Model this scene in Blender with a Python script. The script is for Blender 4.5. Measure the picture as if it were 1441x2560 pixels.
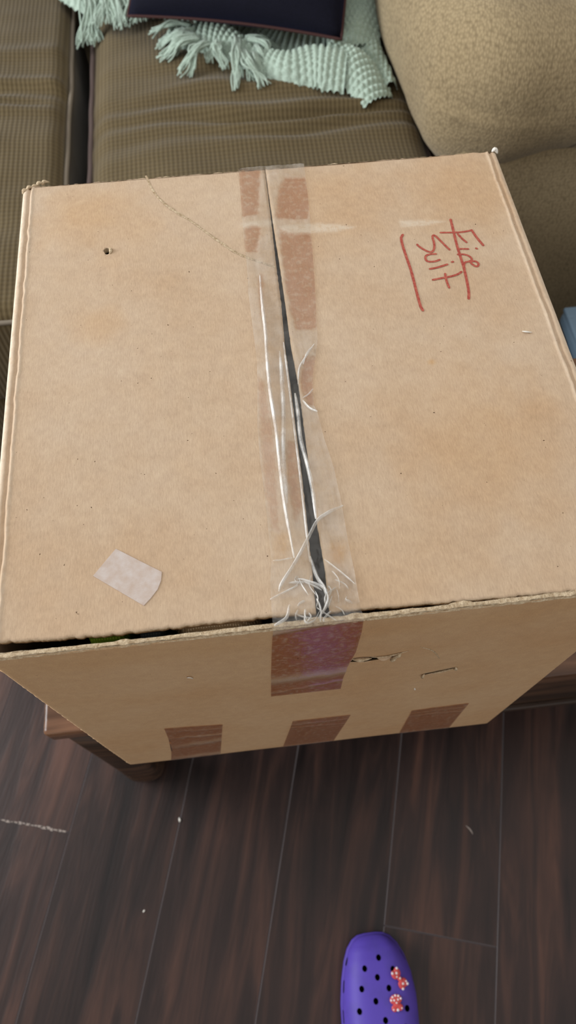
import bpy, bmesh, math, random
import numpy as np
from mathutils import Vector, Matrix, noise

random.seed(7)
SC = bpy.context.scene
COL = SC.collection
for o in list(bpy.data.objects):
    bpy.data.objects.remove(o, do_unlink=True)

# ------------------------------------------------------------------ camera
PITCH, ROLL, YAW = 1.0925, -0.0059, 0.1073
CAM_LOC = Vector((-0.0384, -0.1318, 1.3034))
fw = Vector((math.sin(YAW) * math.cos(PITCH), math.cos(YAW) * math.cos(PITCH), -math.sin(PITCH)))
rt = Vector((math.cos(YAW), -math.sin(YAW), 0))
up = rt.cross(fw)
rt, up = (math.cos(ROLL) * rt + math.sin(ROLL) * up), (math.cos(ROLL) * up - math.sin(ROLL) * rt)
cam_data = bpy.data.cameras.new('camera')
cam_data.sensor_fit = 'VERTICAL'
cam_data.sensor_height = 36.0
cam_data.lens = 1777.8 / 2560 * 36.0
cam_data.clip_start = 0.02
cam_data.dof.use_dof = True
cam_data.dof.focus_distance = 0.50
cam_data.dof.aperture_fstop = 9.0
cam = bpy.data.objects.new('camera', cam_data)
cam.matrix_world = Matrix(((rt.x, up.x, -fw.x, CAM_LOC.x), (rt.y, up.y, -fw.y, CAM_LOC.y),
                           (rt.z, up.z, -fw.z, CAM_LOC.z), (0, 0, 0, 1)))
COL.objects.link(cam)
SC.camera = cam

# ------------------------------------------------------------------ world and light
world = bpy.data.worlds.new('room_light')
SC.world = world
world.use_nodes = True
bg = world.node_tree.nodes['Background']
bg.inputs['Color'].default_value = (1.0, 0.985, 0.965, 1)
bg.inputs['Strength'].default_value = 0.55


def area(name, loc, target, sx, sy, power, col):
    d = bpy.data.lights.new(name, 'AREA')
    d.shape = 'RECTANGLE'
    d.size, d.size_y = sx, sy
    d.energy = power
    d.color = col
    o = bpy.data.objects.new(name, d)
    o.location = loc
    o.rotation_euler = (Vector(target) - Vector(loc)).to_track_quat('-Z', 'Y').to_euler()
    COL.objects.link(o)
    return o


area('window_daylight', (-2.27, 0.75, 1.45), (0, 0.75, 1.45), 1.56, 1.46, 70, (0.93, 0.965, 1.0))
area('overhead_fill', (0.25, 1.05, 2.45), (0.25, 1.05, 0), 1.3, 1.3, 5, (1.0, 0.98, 0.95))  # added fill from above to lighten upward faces; no lamp known there
SC.view_settings.view_transform = 'Standard'
SC.view_settings.look = 'None'
SC.view_settings.gamma = 1.0
SC.view_settings.use_curve_mapping = False
SC.view_settings.exposure = 0.34


# ------------------------------------------------------------------ helpers
def srgb(r, g, b):
    f = lambda c: (c / 255 / 12.92) if c / 255 <= 0.04045 else ((c / 255 + 0.055) / 1.055) ** 2.4
    return (f(r), f(g), f(b), 1.0)


def link_mesh(name, me, mats=(), parent=None, smooth=True):
    for m in mats:
        me.materials.append(m)
    if smooth:
        me.polygons.foreach_set('use_smooth', [True] * len(me.polygons))
    o = bpy.data.objects.new(name, me)
    COL.objects.link(o)
    if parent:
        o.parent = parent
    return o


def obj_pd(name, v, f, mats, parent=None, smooth=True, midx=None):
    me = bpy.data.meshes.new(name)
    me.from_pydata([tuple(p) for p in v], [], f)
    if midx is not None:
        me.polygons.foreach_set('material_index', midx)
    me.update()
    return link_mesh(name, me, mats, parent, smooth)


def obj_bm(name, bm, mats, parent=None, smooth=True):
    me = bpy.data.meshes.new(name)
    bmesh.ops.recalc_face_normals(bm, faces=bm.faces)
    bm.to_mesh(me)
    bm.free()
    return link_mesh(name, me, mats, parent, smooth)


def empty(name, loc=(0, 0, 0)):
    o = bpy.data.objects.new(name, None)
    o.empty_display_size = 0.05
    o.location = loc
    COL.objects.link(o)
    return o


def tag(o, label=None, cat=None, group=None, kind=None):
    for k, val in (('label', label), ('category', cat), ('group', group), ('kind', kind)):
        if val:
            o[k] = val
    return o


def attr(o, name, vals):
    a = o.data.attributes.new(name, 'FLOAT', 'POINT')
    a.data.foreach_set('value', [float(x) for x in vals])


def nz(x, y, z=0.0):
    return noise.noise(Vector((x, y, z)))


def interp(pts, t):
    # pts sorted list of (t, value)
    ts = [p[0] for p in pts]
    vs = [p[1] for p in pts]
    return float(np.interp(t, ts, vs))


def spline(pts, n):
    """Catmull-Rom resample of 3D points to n points."""
    P = [Vector(p) for p in pts]
    if len(P) == 2:
        return [P[0].lerp(P[1], i / (n - 1)) for i in range(n)]
    P = [2 * P[0] - P[1]] + P + [2 * P[-1] - P[-2]]
    segs = len(P) - 3
    out = []
    for i in range(n):
        t = i / (n - 1) * segs
        k = min(int(t), segs - 1)
        t -= k
        a, b, c, d = P[k:k + 4]
        out.append(0.5 * ((2 * b) + (c - a) * t + (2 * a - 5 * b + 4 * c - d) * t * t + (3 * b - a - 3 * c + d) * t ** 3))
    return out


def add_tube(bm, path, rad, seg=8, flat=1.0, upv=Vector((0, 0, 1))):
    """rad: number or f(t). Ends capped."""
    rings = []
    n = len(path)
    for i, p in enumerate(path):
        t = (path[min(i + 1, n - 1)] - path[max(i - 1, 0)]).normalized()
        s = t.cross(upv)
        if s.length < 1e-4:
            s = t.cross(Vector((1, 0, 0)))
        s.normalize()
        u = s.cross(t).normalized()
        r = rad(i / (n - 1)) if callable(rad) else rad
        rings.append([bm.verts.new(p + s * math.cos(a) * r + u * math.sin(a) * r * flat)
                      for a in [2 * math.pi * k / seg for k in range(seg)]])
    for a, b in zip(rings, rings[1:]):
        for k in range(seg):
            bm.faces.new((a[k], a[(k + 1) % seg], b[(k + 1) % seg], b[k]))
    bm.faces.new(rings[0][::-1])
    bm.faces.new(rings[-1])


def tube_loop(bm, path, rad, seg=8):
    n = len(path)
    rings = []
    for i, p in enumerate(path):
        t = (path[(i + 1) % n] - path[i - 1]).normalized()
        s = t.cross(Vector((0, 0, 1)))
        if s.length < 1e-3:
            s = t.cross(Vector((0, 1, 0)))
        s.normalize()
        u = s.cross(t).normalized()
        rings.append([bm.verts.new(p + s * math.cos(a) * rad + u * math.sin(a) * rad)
                      for a in [2 * math.pi * k / seg for k in range(seg)]])
    for i in range(n):
        a, b = rings[i], rings[(i + 1) % n]
        for k in range(seg):
            bm.faces.new((a[k], a[(k + 1) % seg], b[(k + 1) % seg], b[k]))


def add_box(bm, lo, hi, bev=0.0, seg=2):
    r = bmesh.ops.create_cube(bm, size=1.0)
    vs = r['verts']
    for v in vs:
        v.co = Vector([(lo[i] + hi[i]) / 2 + v.co[i] * (hi[i] - lo[i]) for i in range(3)])
    if bev:
        es = list({e for v in vs for e in v.link_edges})
        bmesh.ops.bevel(bm, geom=es, offset=bev, segments=seg, profile=0.5, affect='EDGES')


def rbox(lo, hi, r, n, disp=None):
    """Rounded box as 6 welded grids; n = (nx, ny, nz). disp(v, normal)->v."""
    lo, hi = Vector(lo), Vector(hi)
    c, h = (lo + hi) / 2, (hi - lo) / 2
    bm = bmesh.new()
    for ax in range(3):
        a, b = (ax + 1) % 3, (ax + 2) % 3
        for s in (-1, 1):
            g = []
            for i in range(n[a] + 1):
                row = []
                for j in range(n[b] + 1):
                    p = [0, 0, 0]
                    p[ax] = s
                    # denser near the edges
                    ta = -1 + 2 * i / n[a]
                    tb = -1 + 2 * j / n[b]
                    p[a] = ta
                    p[b] = tb
                    q = Vector((p[k] * h[k] for k in range(3)))
                    k_ = Vector((max(-(h[k] - r), min(h[k] - r, q[k])) for k in range(3)))
                    d = q - k_
                    nn = d.normalized() if d.length > 1e-9 else Vector((0, 0, 1))
                    w = k_ + nn * r
                    pt = c + w
                    row.append(bm.verts.new(pt))
                g.append(row)
            for i in range(n[a]):
                for j in range(n[b]):
                    bm.faces.new((g[i][j], g[i + 1][j], g[i + 1][j + 1], g[i][j + 1]))
    bmesh.ops.remove_doubles(bm, verts=bm.verts, dist=1e-5)
    bmesh.ops.recalc_face_normals(bm, faces=bm.faces)
    if disp:
        bm.normal_update()
        new = [disp(v.co.copy(), v.normal.copy()) for v in bm.verts]
        for v, p in zip(bm.verts, new):
            v.co = p
    return bm


def boolean_cut(o, cutters):
    """Cut solid meshes out of o and bake the result."""
    tmp = []
    for bm, mats in cutters:
        c = obj_bm('cutter', bm, mats, smooth=False)
        m = o.modifiers.new('cut', 'BOOLEAN')
        m.operation = 'DIFFERENCE'
        m.solver = 'EXACT'
        m.object = c
        try:
            m.material_mode = 'TRANSFER'
        except Exception:
            pass
        tmp.append(c)
    dg = bpy.context.evaluated_depsgraph_get()
    dg.update()
    me = bpy.data.meshes.new_from_object(o.evaluated_get(dg))
    old = o.data
    o.modifiers.clear()
    o.data = me
    me.name = old.name
    bpy.data.meshes.remove(old)
    for c in tmp:
        me2 = c.data
        bpy.data.objects.remove(c, do_unlink=True)
        bpy.data.meshes.remove(me2)


def prism(poly, d0, d1, axis, shear=0.0):
    """Extruded polygon: poly of 2D points, extrusion along axis ('y' or 'z')."""
    bm = bmesh.new()
    mk = (lambda p, d: (p[0], d, p[1] - shear * d)) if axis == 'y' else (lambda p, d: (p[0], p[1], d))
    a = [bm.verts.new(mk(p, d0)) for p in poly]
    b = [bm.verts.new(mk(p, d1)) for p in poly]
    bm.faces.new(a)
    bm.faces.new(b[::-1])
    for i in range(len(poly)):
        j = (i + 1) % len(poly)
        bm.faces.new((a[i], b[i], b[j], a[j]))
    return bm


def inside(poly, x, y):
    c = False
    for i in range(len(poly)):
        x1, y1 = poly[i]
        x2, y2 = poly[i - 1]
        if (y1 > y) != (y2 > y) and x < (x2 - x1) * (y - y1) / (y2 - y1) + x1:
            c = not c
    return c


def dist_poly(poly, x, y):
    best = 1e9
    for i in range(len(poly)):
        a, b = Vector(poly[i - 1]), Vector(poly[i])
        p = Vector((x, y))
        t = max(0, min(1, (p - a).dot(b - a) / max((b - a).length_squared, 1e-12)))
        best = min(best, (a + (b - a) * t - p).length)
    return best


def soft_in(poly, x, y, w):
    d = dist_poly(poly, x, y)
    d = d if inside(poly, x, y) else -d
    return max(0.0, min(1.0, 0.5 + d / w))


# ------------------------------------------------------------------ material helpers
def new_mat(name, rough=0.6, color=(0.5, 0.5, 0.5, 1), spec=0.3):
    m = bpy.data.materials.new(name)
    m.use_nodes = True
    nt = m.node_tree
    b = nt.nodes['Principled BSDF']
    b.inputs['Base Color'].default_value = color
    b.inputs['Roughness'].default_value = rough
    b.inputs['Specular IOR Level'].default_value = spec
    return m, nt, b


def N(nt, t, **kw):
    n = nt.nodes.new(t)
    for k, v in kw.items():
        setattr(n, k, v)
    return n


def mapping(nt, scale, src='Object', rot=(0, 0, 0)):
    tc = N(nt, 'ShaderNodeTexCoord')
    mp = N(nt, 'ShaderNodeMapping')
    mp.inputs['Scale'].default_value = scale
    mp.inputs['Rotation'].default_value = rot
    nt.links.new(tc.outputs[src], mp.inputs['Vector'])
    return mp


def noise_n(nt, vec, scale, detail=3, rough=0.5, dist=0.0):
    n = N(nt, 'ShaderNodeTexNoise')
    n.inputs['Scale'].default_value = scale
    n.inputs['Detail'].default_value = detail
    n.inputs['Roughness'].default_value = rough
    n.inputs['Distortion'].default_value = dist
    if vec:
        nt.links.new(vec, n.inputs['Vector'])
    return n


def ramp(nt, fac, stops):
    r = N(nt, 'ShaderNodeValToRGB')
    el = r.color_ramp.elements
    while len(el) < len(stops):
        el.new(0.5)
    for e, (p, c) in zip(el, stops):
        e.position = p
        e.color = c
    nt.links.new(fac, r.inputs['Fac'])
    return r


def mix(nt, fac, a, b, mode='MIX'):
    m = N(nt, 'ShaderNodeMix', data_type='RGBA', blend_type=mode)
    for s, v in ((m.inputs[0], fac), (m.inputs[6], a), (m.inputs[7], b)):
        if hasattr(v, 'links'):
            nt.links.new(v, s)
        else:
            s.default_value = v
    return m.outputs[2]


def math_n(nt, op, a, b=0.5):
    m = N(nt, 'ShaderNodeMath', operation=op)
    for s, v in ((m.inputs[0], a), (m.inputs[1], b)):
        if hasattr(v, 'links'):
            nt.links.new(v, s)
        else:
            s.default_value = v
    return m.outputs[0]


def bump(nt, b, h, strength, dist):
    n = N(nt, 'ShaderNodeBump')
    n.inputs['Strength'].default_value = strength
    n.inputs['Distance'].default_value = dist
    nt.links.new(h, n.inputs['Height'])
    nt.links.new(n.outputs['Normal'], b.inputs['Normal'])


def cardboard(name, base, light, dark):
    m, nt, b = new_mat(name, 0.82, base, 0.18)
    mp = mapping(nt, (1, 1, 1))
    big = noise_n(nt, mp.outputs[0], 9, 4, 0.6)
    c = ramp(nt, big.outputs['Fac'], [(0.3, dark), (0.52, base), (0.75, light)]).outputs['Color']
    mp2 = mapping(nt, (1.0, 0.25, 1.0))
    fib = noise_n(nt, mp2.outputs[0], 900, 3, 0.7)
    c = mix(nt, 0.30, c, ramp(nt, fib.outputs['Fac'], [(0.3, (0.35, 0.35, 0.35, 1)), (0.7, (0.66, 0.66, 0.66, 1))]).outputs['Color'], 'OVERLAY')
    mid = noise_n(nt, mp.outputs[0], 120, 4, 0.65)
    c = mix(nt, 0.16, c, ramp(nt, mid.outputs['Fac'], [(0.3, (0.3, 0.3, 0.3, 1)), (0.7, (0.7, 0.7, 0.7, 1))]).outputs['Color'], 'OVERLAY')
    st = N(nt, 'ShaderNodeAttribute', attribute_name='stain_bounce')
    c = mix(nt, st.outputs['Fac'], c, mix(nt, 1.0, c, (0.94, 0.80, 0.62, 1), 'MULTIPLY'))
    sf = N(nt, 'ShaderNodeAttribute', attribute_name='scuff_glint')
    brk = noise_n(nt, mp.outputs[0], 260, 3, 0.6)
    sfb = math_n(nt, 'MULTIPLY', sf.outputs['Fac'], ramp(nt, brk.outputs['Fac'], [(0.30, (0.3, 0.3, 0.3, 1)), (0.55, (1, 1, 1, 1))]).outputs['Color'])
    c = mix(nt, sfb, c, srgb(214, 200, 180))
    sp = noise_n(nt, mp.outputs[0], 420, 1, 0.4)
    spk = ramp(nt, sp.outputs['Fac'], [(0.80, (0, 0, 0, 1)), (0.83, (1, 1, 1, 1))]).outputs['Color']
    c = mix(nt, spk, c, srgb(92, 70, 50))
    nt.links.new(c, b.inputs['Base Color'])
    bump(nt, b, fib.outputs['Fac'], 0.25, 0.0006)
    return m


M = {}
M['board'] = cardboard('kraft_board', srgb(194, 169, 142), srgb(199, 177, 153), srgb(189, 160, 130))
m, nt, b = new_mat('torn_kraft', 0.95, srgb(205, 182, 150), 0.1)
mp = mapping(nt, (1, 1, 1))
n1 = noise_n(nt, mp.outputs[0], 380, 4, 0.7)
nt.links.new(ramp(nt, n1.outputs['Fac'], [(0.3, srgb(158, 132, 100)), (0.6, srgb(212, 192, 162))]).outputs['Color'], b.inputs['Base Color'])
bump(nt, b, n1.outputs['Fac'], 0.9, 0.002)
M['torn'] = m


def tape_mat(name, haze, tint, rough=0.16, film=(225, 216, 204)):
    m = bpy.data.materials.new(name)
    m.use_nodes = True
    nt = m.node_tree
    nt.nodes.remove(nt.nodes['Principled BSDF'])
    out = nt.nodes['Material Output']
    st = N(nt, 'ShaderNodeAttribute', attribute_name='stuck')
    ye = N(nt, 'ShaderNodeAttribute', attribute_name='glue')
    mp = mapping(nt, (1, 1, 1))
    nb = noise_n(nt, mp.outputs[0], 240, 4, 0.6)
    bub = ramp(nt, nb.outputs['Fac'], [(0.36, (0.35, 0.35, 0.35, 1)), (0.5, (1, 1, 1, 1))]).outputs['Color']
    fac = math_n(nt, 'MULTIPLY', st.outputs['Fac'], bub)
    tr = N(nt, 'ShaderNodeBsdfTransparent')
    c = mix(nt, fac, (0.955, 0.945, 0.92, 1), tint)
    c = mix(nt, ye.outputs['Fac'], c, (0.93, 0.80, 0.58, 1))
    nt.links.new(c, tr.inputs['Color'])
    df = N(nt, 'ShaderNodeBsdfDiffuse')
    df.inputs['Color'].default_value = srgb(*film)
    nh = noise_n(nt, mp.outputs[0], 60, 5, 0.65)
    hz = ramp(nt, nh.outputs['Fac'], [(0.35, (haze * 0.35,) * 3 + (1,)), (0.7, (haze * 1.5,) * 3 + (1,))]).outputs['Color']
    inv = math_n(nt, 'SUBTRACT', 1.0, math_n(nt, 'MULTIPLY', fac, 0.9))
    hz = math_n(nt, 'MULTIPLY', hz, inv)
    fl = N(nt, 'ShaderNodeAttribute', attribute_name='film')
    hz = math_n(nt, 'MULTIPLY', hz, fl.outputs['Fac'])
    ms = N(nt, 'ShaderNodeMixShader')
    nt.links.new(hz, ms.inputs[0])
    nt.links.new(tr.outputs[0], ms.inputs[1])
    nt.links.new(df.outputs[0], ms.inputs[2])
    gl = N(nt, 'ShaderNodeBsdfGlossy')
    gl.inputs['Roughness'].default_value = rough
    lw = N(nt, 'ShaderNodeLayerWeight')
    lw.inputs['Blend'].default_value = 0.5
    frv = math_n(nt, 'ADD', 0.03, math_n(nt, 'MULTIPLY', 0.9, math_n(nt, 'POWER', lw.outputs['Facing'], 5.0)))
    bp = N(nt, 'ShaderNodeBump')
    bp.inputs['Strength'].default_value = 0.25
    bp.inputs['Distance'].default_value = 0.002
    nt.links.new(nh.outputs['Fac'], bp.inputs['Height'])
    nt.links.new(bp.outputs['Normal'], gl.inputs['Normal'])
    ms2 = N(nt, 'ShaderNodeMixShader')
    nt.links.new(frv, ms2.inputs[0])
    nt.links.new(ms.outputs[0], ms2.inputs[1])
    nt.links.new(gl.outputs[0], ms2.inputs[2])
    nt.links.new(ms2.outputs[0], out.inputs['Surface'])
    return m


M['tape'] = tape_mat('clear_packing_tape', 0.20, (0.78, 0.575, 0.455, 1))
M['tape_fold'] = tape_mat('folded_clear_tape', 0.62, (0.8, 0.7, 0.65, 1), 0.10, (246, 244, 240))

# marker ink, label film
M['ink'], nt, b = new_mat('red_marker', 0.6, srgb(168, 78, 62), 0.3)
mp = mapping(nt, (1, 1, 1))
n1 = noise_n(nt, mp.outputs[0], 500, 3, 0.6)
nt.links.new(ramp(nt, n1.outputs['Fac'], [(0.35, srgb(156, 58, 48)), (0.7, srgb(184, 100, 80))]).outputs['Color'], b.inputs['Base Color'])
M['label'], nt, b = new_mat('frosted_film', 0.45, srgb(200, 182, 170), 0.4)
mp = mapping(nt, (1, 1, 1))
n1 = noise_n(nt, mp.outputs[0], 160, 5, 0.65)
nt.links.new(ramp(nt, n1.outputs['Fac'], [(0.3, srgb(186, 165, 150)), (0.68, srgb(200, 188, 181))]).outputs['Color'], b.inputs['Base Color'])
M['fibre'], _, _ = new_mat('white_fibre', 0.9, srgb(225, 220, 210))

# sofa cloth
def cloth(name, c0, c1, rib):
    m, nt, b = new_mat(name, 0.95, c0, 0.1)
    b.inputs['Sheen Weight'].default_value = 0.13
    mp = mapping(nt, (1, 1, 1))
    if rib:
        w = N(nt, 'ShaderNodeTexWave', wave_type='BANDS', bands_direction='X')
        w.inputs['Scale'].default_value = 0.3125 / 0.0079 * 1.0
        w.inputs['Distortion'].default_value = 0.6
        w.inputs['Detail'].default_value = 1
        nt.links.new(mp.outputs[0], w.inputs['Vector'])
        w2 = N(nt, 'ShaderNodeTexWave', wave_type='BANDS', bands_direction='Y')
        w2.inputs['Scale'].default_value = 0.3125 / 0.009
        w2.inputs['Distortion'].default_value = 1.0
        nt.links.new(mp.outputs[0], w2.inputs['Vector'])
        h = mix(nt, 0.35, w.outputs['Fac'], w2.outputs['Fac'])
        hv = N(nt, 'ShaderNodeRGBToBW')
        nt.links.new(h, hv.inputs[0])
        h = hv.outputs[0]
    else:
        mp2 = mapping(nt, (1, 0.5, 0.5), rot=(0, 0, 0.35))
        v = N(nt, 'ShaderNodeTexVoronoi', feature='F1')
        v.inputs['Scale'].default_value = 330
        v.inputs['Randomness'].default_value = 0.7
        nt.links.new(mp2.outputs[0], v.inputs['Vector'])
        h = math_n(nt, 'SUBTRACT', 1.0, v.outputs['Distance'])
    fz = noise_n(nt, mp.outputs[0], 600, 2, 0.6)
    hh = math_n(nt, 'ADD', h, math_n(nt, 'MULTIPLY', fz.outputs['Fac'], 0.35))
    big = noise_n(nt, mp.outputs[0], 6, 3, 0.5)
    c = ramp(nt, hh, [(0.25, c0), (1.05 if False else 1.0, c1)]).outputs['Color']
    c = mix(nt, 0.35, c, ramp(nt, big.outputs['Fac'], [(0.3, (0.38, 0.36, 0.33, 1)), (0.7, (0.62, 0.62, 0.62, 1))]).outputs['Color'], 'OVERLAY')
    nt.links.new(c, b.inputs['Base Color'])
    bump(nt, b, hh, 0.55 if rib else 0.6, 0.0016 if rib else 0.0012)
    return m


M['seat'] = cloth('ribbed_olive_cloth', srgb(80, 68, 46), srgb(98, 85, 60), True)
M['arm'] = cloth('nubby_tan_cloth', srgb(118, 103, 78), srgb(156, 139, 108), False)
M['pipe_l'], _, _ = new_mat('grey_piping', 0.85, srgb(126, 116, 102))
M['pipe_m'], _, _ = new_mat('mauve_piping', 0.85, srgb(96, 82, 78))

# knit
m, nt, b = new_mat('mint_yarn', 0.95, srgb(170, 192, 176), 0.1)
b.inputs['Sheen Weight'].default_value = 0.3
mp = mapping(nt, (1, 1, 1))
n1 = noise_n(nt, mp.outputs[0], 520, 3, 0.65)
nt.links.new(ramp(nt, n1.outputs['Fac'], [(0.3, srgb(138, 156, 140)), (0.68, srgb(184, 201, 187))]).outputs['Color'], b.inputs['Base Color'])
bump(nt, b, n1.outputs['Fac'], 0.7, 0.0015)
M['yarn'] = m
m, nt, b = new_mat('navy_velvet', 0.9, srgb(22, 24, 42), 0.15)
b.inputs['Sheen Weight'].default_value = 0.15
b.inputs['Sheen Tint'].default_value = srgb(70, 80, 150)
mp = mapping(nt, (1, 1, 1))
n1 = noise_n(nt, mp.outputs[0], 500, 2, 0.6)
nt.links.new(ramp(nt, n1.outputs['Fac'], [(0.3, srgb(9, 9, 17)), (0.7, srgb(17, 17, 30))]).outputs['Color'], b.inputs['Base Color'])
bump(nt, b, n1.outputs['Fac'], 0.4, 0.001)
M['navy'] = m
M['rust'], _, _ = new_mat('rust_cord', 0.8, srgb(60, 34, 31))


# wood
def wood(name, c_dark, c_mid, c_light, rough, sc=1.0, rnd=False, axis=1, spec=0.4):
    m, nt, b = new_mat(name, rough, c_mid, spec)
    tc = N(nt, 'ShaderNodeTexCoord')
    vec = tc.outputs['Object']
    if rnd:
        oi = N(nt, 'ShaderNodeObjectInfo')
        ad = N(nt, 'ShaderNodeVectorMath', operation='ADD')
        ml = N(nt, 'ShaderNodeVectorMath', operation='SCALE')
        ml.inputs[0].default_value = (3.7, 9.1, 5.3)
        nt.links.new(oi.outputs['Random'], ml.inputs['Scale'])
        nt.links.new(vec, ad.inputs[0])
        nt.links.new(ml.outputs[0], ad.inputs[1])
        vec = ad.outputs[0]
    mp = N(nt, 'ShaderNodeMapping')
    s = [1.0, 1.0, 1.0]
    s[axis] = 0.10
    mp.inputs['Scale'].default_value = s
    nt.links.new(vec, mp.inputs['Vector'])
    g = noise_n(nt, mp.outputs[0], 27 * sc, 4, 0.55, 0.8)
    f = noise_n(nt, mp.outputs[0], 190 * sc, 3, 0.6)
    k = noise_n(nt, vec, 5.5 * sc, 3, 0.55)
    c = ramp(nt, g.outputs['Fac'], [(0.28, c_dark), (0.5, c_mid), (0.74, c_light)]).outputs['Color']
    c = mix(nt, 0.25, c, ramp(nt, f.outputs['Fac'], [(0.35, (0.34, 0.34, 0.34, 1)), (0.65, (0.62, 0.62, 0.62, 1))]).outputs['Color'], 'OVERLAY')
    c = mix(nt, 0.55, c, ramp(nt, k.outputs['Fac'], [(0.35, (0.33, 0.34, 0.36, 1)), (0.65, (0.64, 0.62, 0.60, 1))]).outputs['Color'], 'OVERLAY')
    if rnd:
        val = N(nt, 'ShaderNodeMapRange')
        val.inputs['To Min'].default_value = 0.82
        val.inputs['To Max'].default_value = 1.18
        nt.links.new(oi.outputs['Random'], val.inputs['Value'])
        hs = N(nt, 'ShaderNodeHueSaturation')
        nt.links.new(val.outputs[0], hs.inputs['Value'])
        nt.links.new(c, hs.inputs['Color'])
        c = hs.outputs['Color']
    nt.links.new(c, b.inputs['Base Color'])
    rr = N(nt, 'ShaderNodeMapRange')
    rr.inputs['To Min'].default_value = rough - 0.08
    rr.inputs['To Max'].default_value = rough + 0.12
    nt.links.new(g.outputs['Fac'], rr.inputs['Value'])
    nt.links.new(rr.outputs[0], b.inputs['Roughness'])
    hsum = math_n(nt, 'ADD', g.outputs['Fac'], math_n(nt, 'MULTIPLY', f.outputs['Fac'], 0.3))
    bump(nt, b, hsum, 0.22, 0.004)
    return m


M['plank'] = wood('dark_laminate', srgb(26, 17, 16), srgb(48, 32, 28), srgb(82, 54, 43), 0.38, 1.0, True)
M['table'] = wood('dark_stained_wood', srgb(34, 24, 18), srgb(62, 44, 32), srgb(96, 68, 48), 0.42, 1.3, False, 0)
M['table_top'] = wood('brown_varnished_wood', srgb(70, 46, 31), srgb(98, 68, 48), srgb(128, 92, 68), 0.22, 1.3, False, 0)
M['wear'], _, _ = new_mat('pale_wear', 0.9, srgb(150, 138, 130))
M['bevel_glint'], _, _ = new_mat('bevel_glint_paint', 0.5, srgb(92, 84, 84))  # pale tone stands in for light caught on the plank bevels
M['subfloor'], _, _ = new_mat('dark_underlay', 0.9, srgb(26, 21, 20))
M['wall'], nt, b = new_mat('painted_plaster', 0.9, srgb(205, 198, 186))
mp = mapping(nt, (1, 1, 1))
n1 = noise_n(nt, mp.outputs[0], 90, 4, 0.6)
bump(nt, b, n1.outputs['Fac'], 0.2, 0.002)
M['trim'], _, _ = new_mat('white_trim', 0.5, srgb(226, 224, 218))
M['bin'], nt, b = new_mat('blue_grey_plastic', 0.45, srgb(80, 100, 118), 0.4)
M['bin_lid'], nt, b = new_mat('pale_blue_plastic', 0.4, srgb(98, 118, 134), 0.4)
M['purple'], nt, b = new_mat('purple_foam', 0.55, srgb(84, 66, 168), 0.35)
mp = mapping(nt, (1, 1, 1))
n1 = noise_n(nt, mp.outputs[0], 700, 2, 0.6)
nd = noise_n(nt, mp.outputs[0], 30, 3, 0.6)
nt.links.new(mix(nt, ramp(nt, nd.outputs['Fac'], [(0.5, (0, 0, 0, 1)), (0.75, (0.4, 0.4, 0.4, 1))]).outputs['Color'], srgb(88, 68, 172), srgb(70, 62, 128)), b.inputs['Base Color'])
bump(nt, b, n1.outputs['Fac'], 0.25, 0.0006)
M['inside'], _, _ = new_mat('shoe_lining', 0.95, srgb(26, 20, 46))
M['charm_red'], _, _ = new_mat('charm_red', 0.4, srgb(206, 72, 72), 0.5)
M['charm_white'], _, _ = new_mat('charm_white', 0.4, srgb(238, 228, 230), 0.5)

# ------------------------------------------------------------------ room
def plain(name, lo, hi, mat, bev=0.0, kind='structure', parent=None):
    bm = bmesh.new()
    add_box(bm, lo, hi, bev)
    o = obj_bm(name, bm, [mat], parent, smooth=False)
    if kind and not parent:
        o['kind'] = kind
    return o


floor = plain('floor', (-3.0, -2.6, -0.06), (3.1, 3.1, -0.0125), M['subfloor'])
ANG = math.radians(16)
PW = 0.1779


def plank_mesh(length):
    bm = bmesh.new()
    add_box(bm, (-PW / 2 + 0.0001, -length / 2 + 0.0001, -0.0125), (PW / 2 - 0.0001, length / 2 - 0.0001, 0.0), 0.0011, 1)
    for f in bm.faces:
        f.material_index = 1 if 0.2 < f.normal.z < 0.95 else 0
    me = bpy.data.meshes.new('plank')
    bm.to_mesh(me)
    bm.free()
    me.materials.append(M['plank'])
    me.materials.append(M['bevel_glint'])
    return me


PL = 1.22
plank_me = plank_mesh(PL)
nvec = Vector((math.cos(ANG), -math.sin(ANG), 0))
dvec = Vector((math.sin(ANG), math.cos(ANG), 0))
joint = {-3: -0.128, 1: -0.175}
plank_at = {}
for k in range(-20, 21):
    cn = -0.0217 + PW * (k + 0.5)
    s0 = joint.get(k, ((k * 0.4373) % 1.0) * PL + 0.62)
    for j in range(-4, 5):
        cs = s0 + (j + 0.5) * PL
        p = nvec * cn + dvec * cs
        if not (-2.45 < p.x < 2.75 and -2.0 < p.y < 2.75):
            continue
        o = bpy.data.objects.new('plank', plank_me)
        o.location = p
        o.rotation_euler = (0, 0, -ANG)
        o.parent = floor
        COL.objects.link(o)
        plank_at[(k, j)] = o
# pale wear along one plank end, just where the two planks butt
bm = bmesh.new()
random.seed(3)
for i in range(16):
    n0 = -0.492 + i * 0.0070
    w = random.uniform(0.0012, 0.0045)
    l = random.uniform(0.003, 0.007)
    c = nvec * n0 + dvec * (-0.128 + random.uniform(-0.001, 0.001))
    v = [bm.verts.new(c + nvec * (l * math.cos(a)) + dvec * (w * 0.6 * math.sin(a)) + Vector((0, 0, 0.0003))) for a in [2 * math.pi * q / 7 for q in range(7)]]
    bm.faces.new(v)
wear = obj_bm('wear_mark', bm, [M['wear']], floor, smooth=False)

plain('wall_back', (-2.5, 2.45, -0.0125), (2.6, 2.55, 2.5), M['wall'])
plain('wall_right', (2.6, -1.9, -0.0125), (2.7, 2.55, 2.5), M['wall'])
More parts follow.
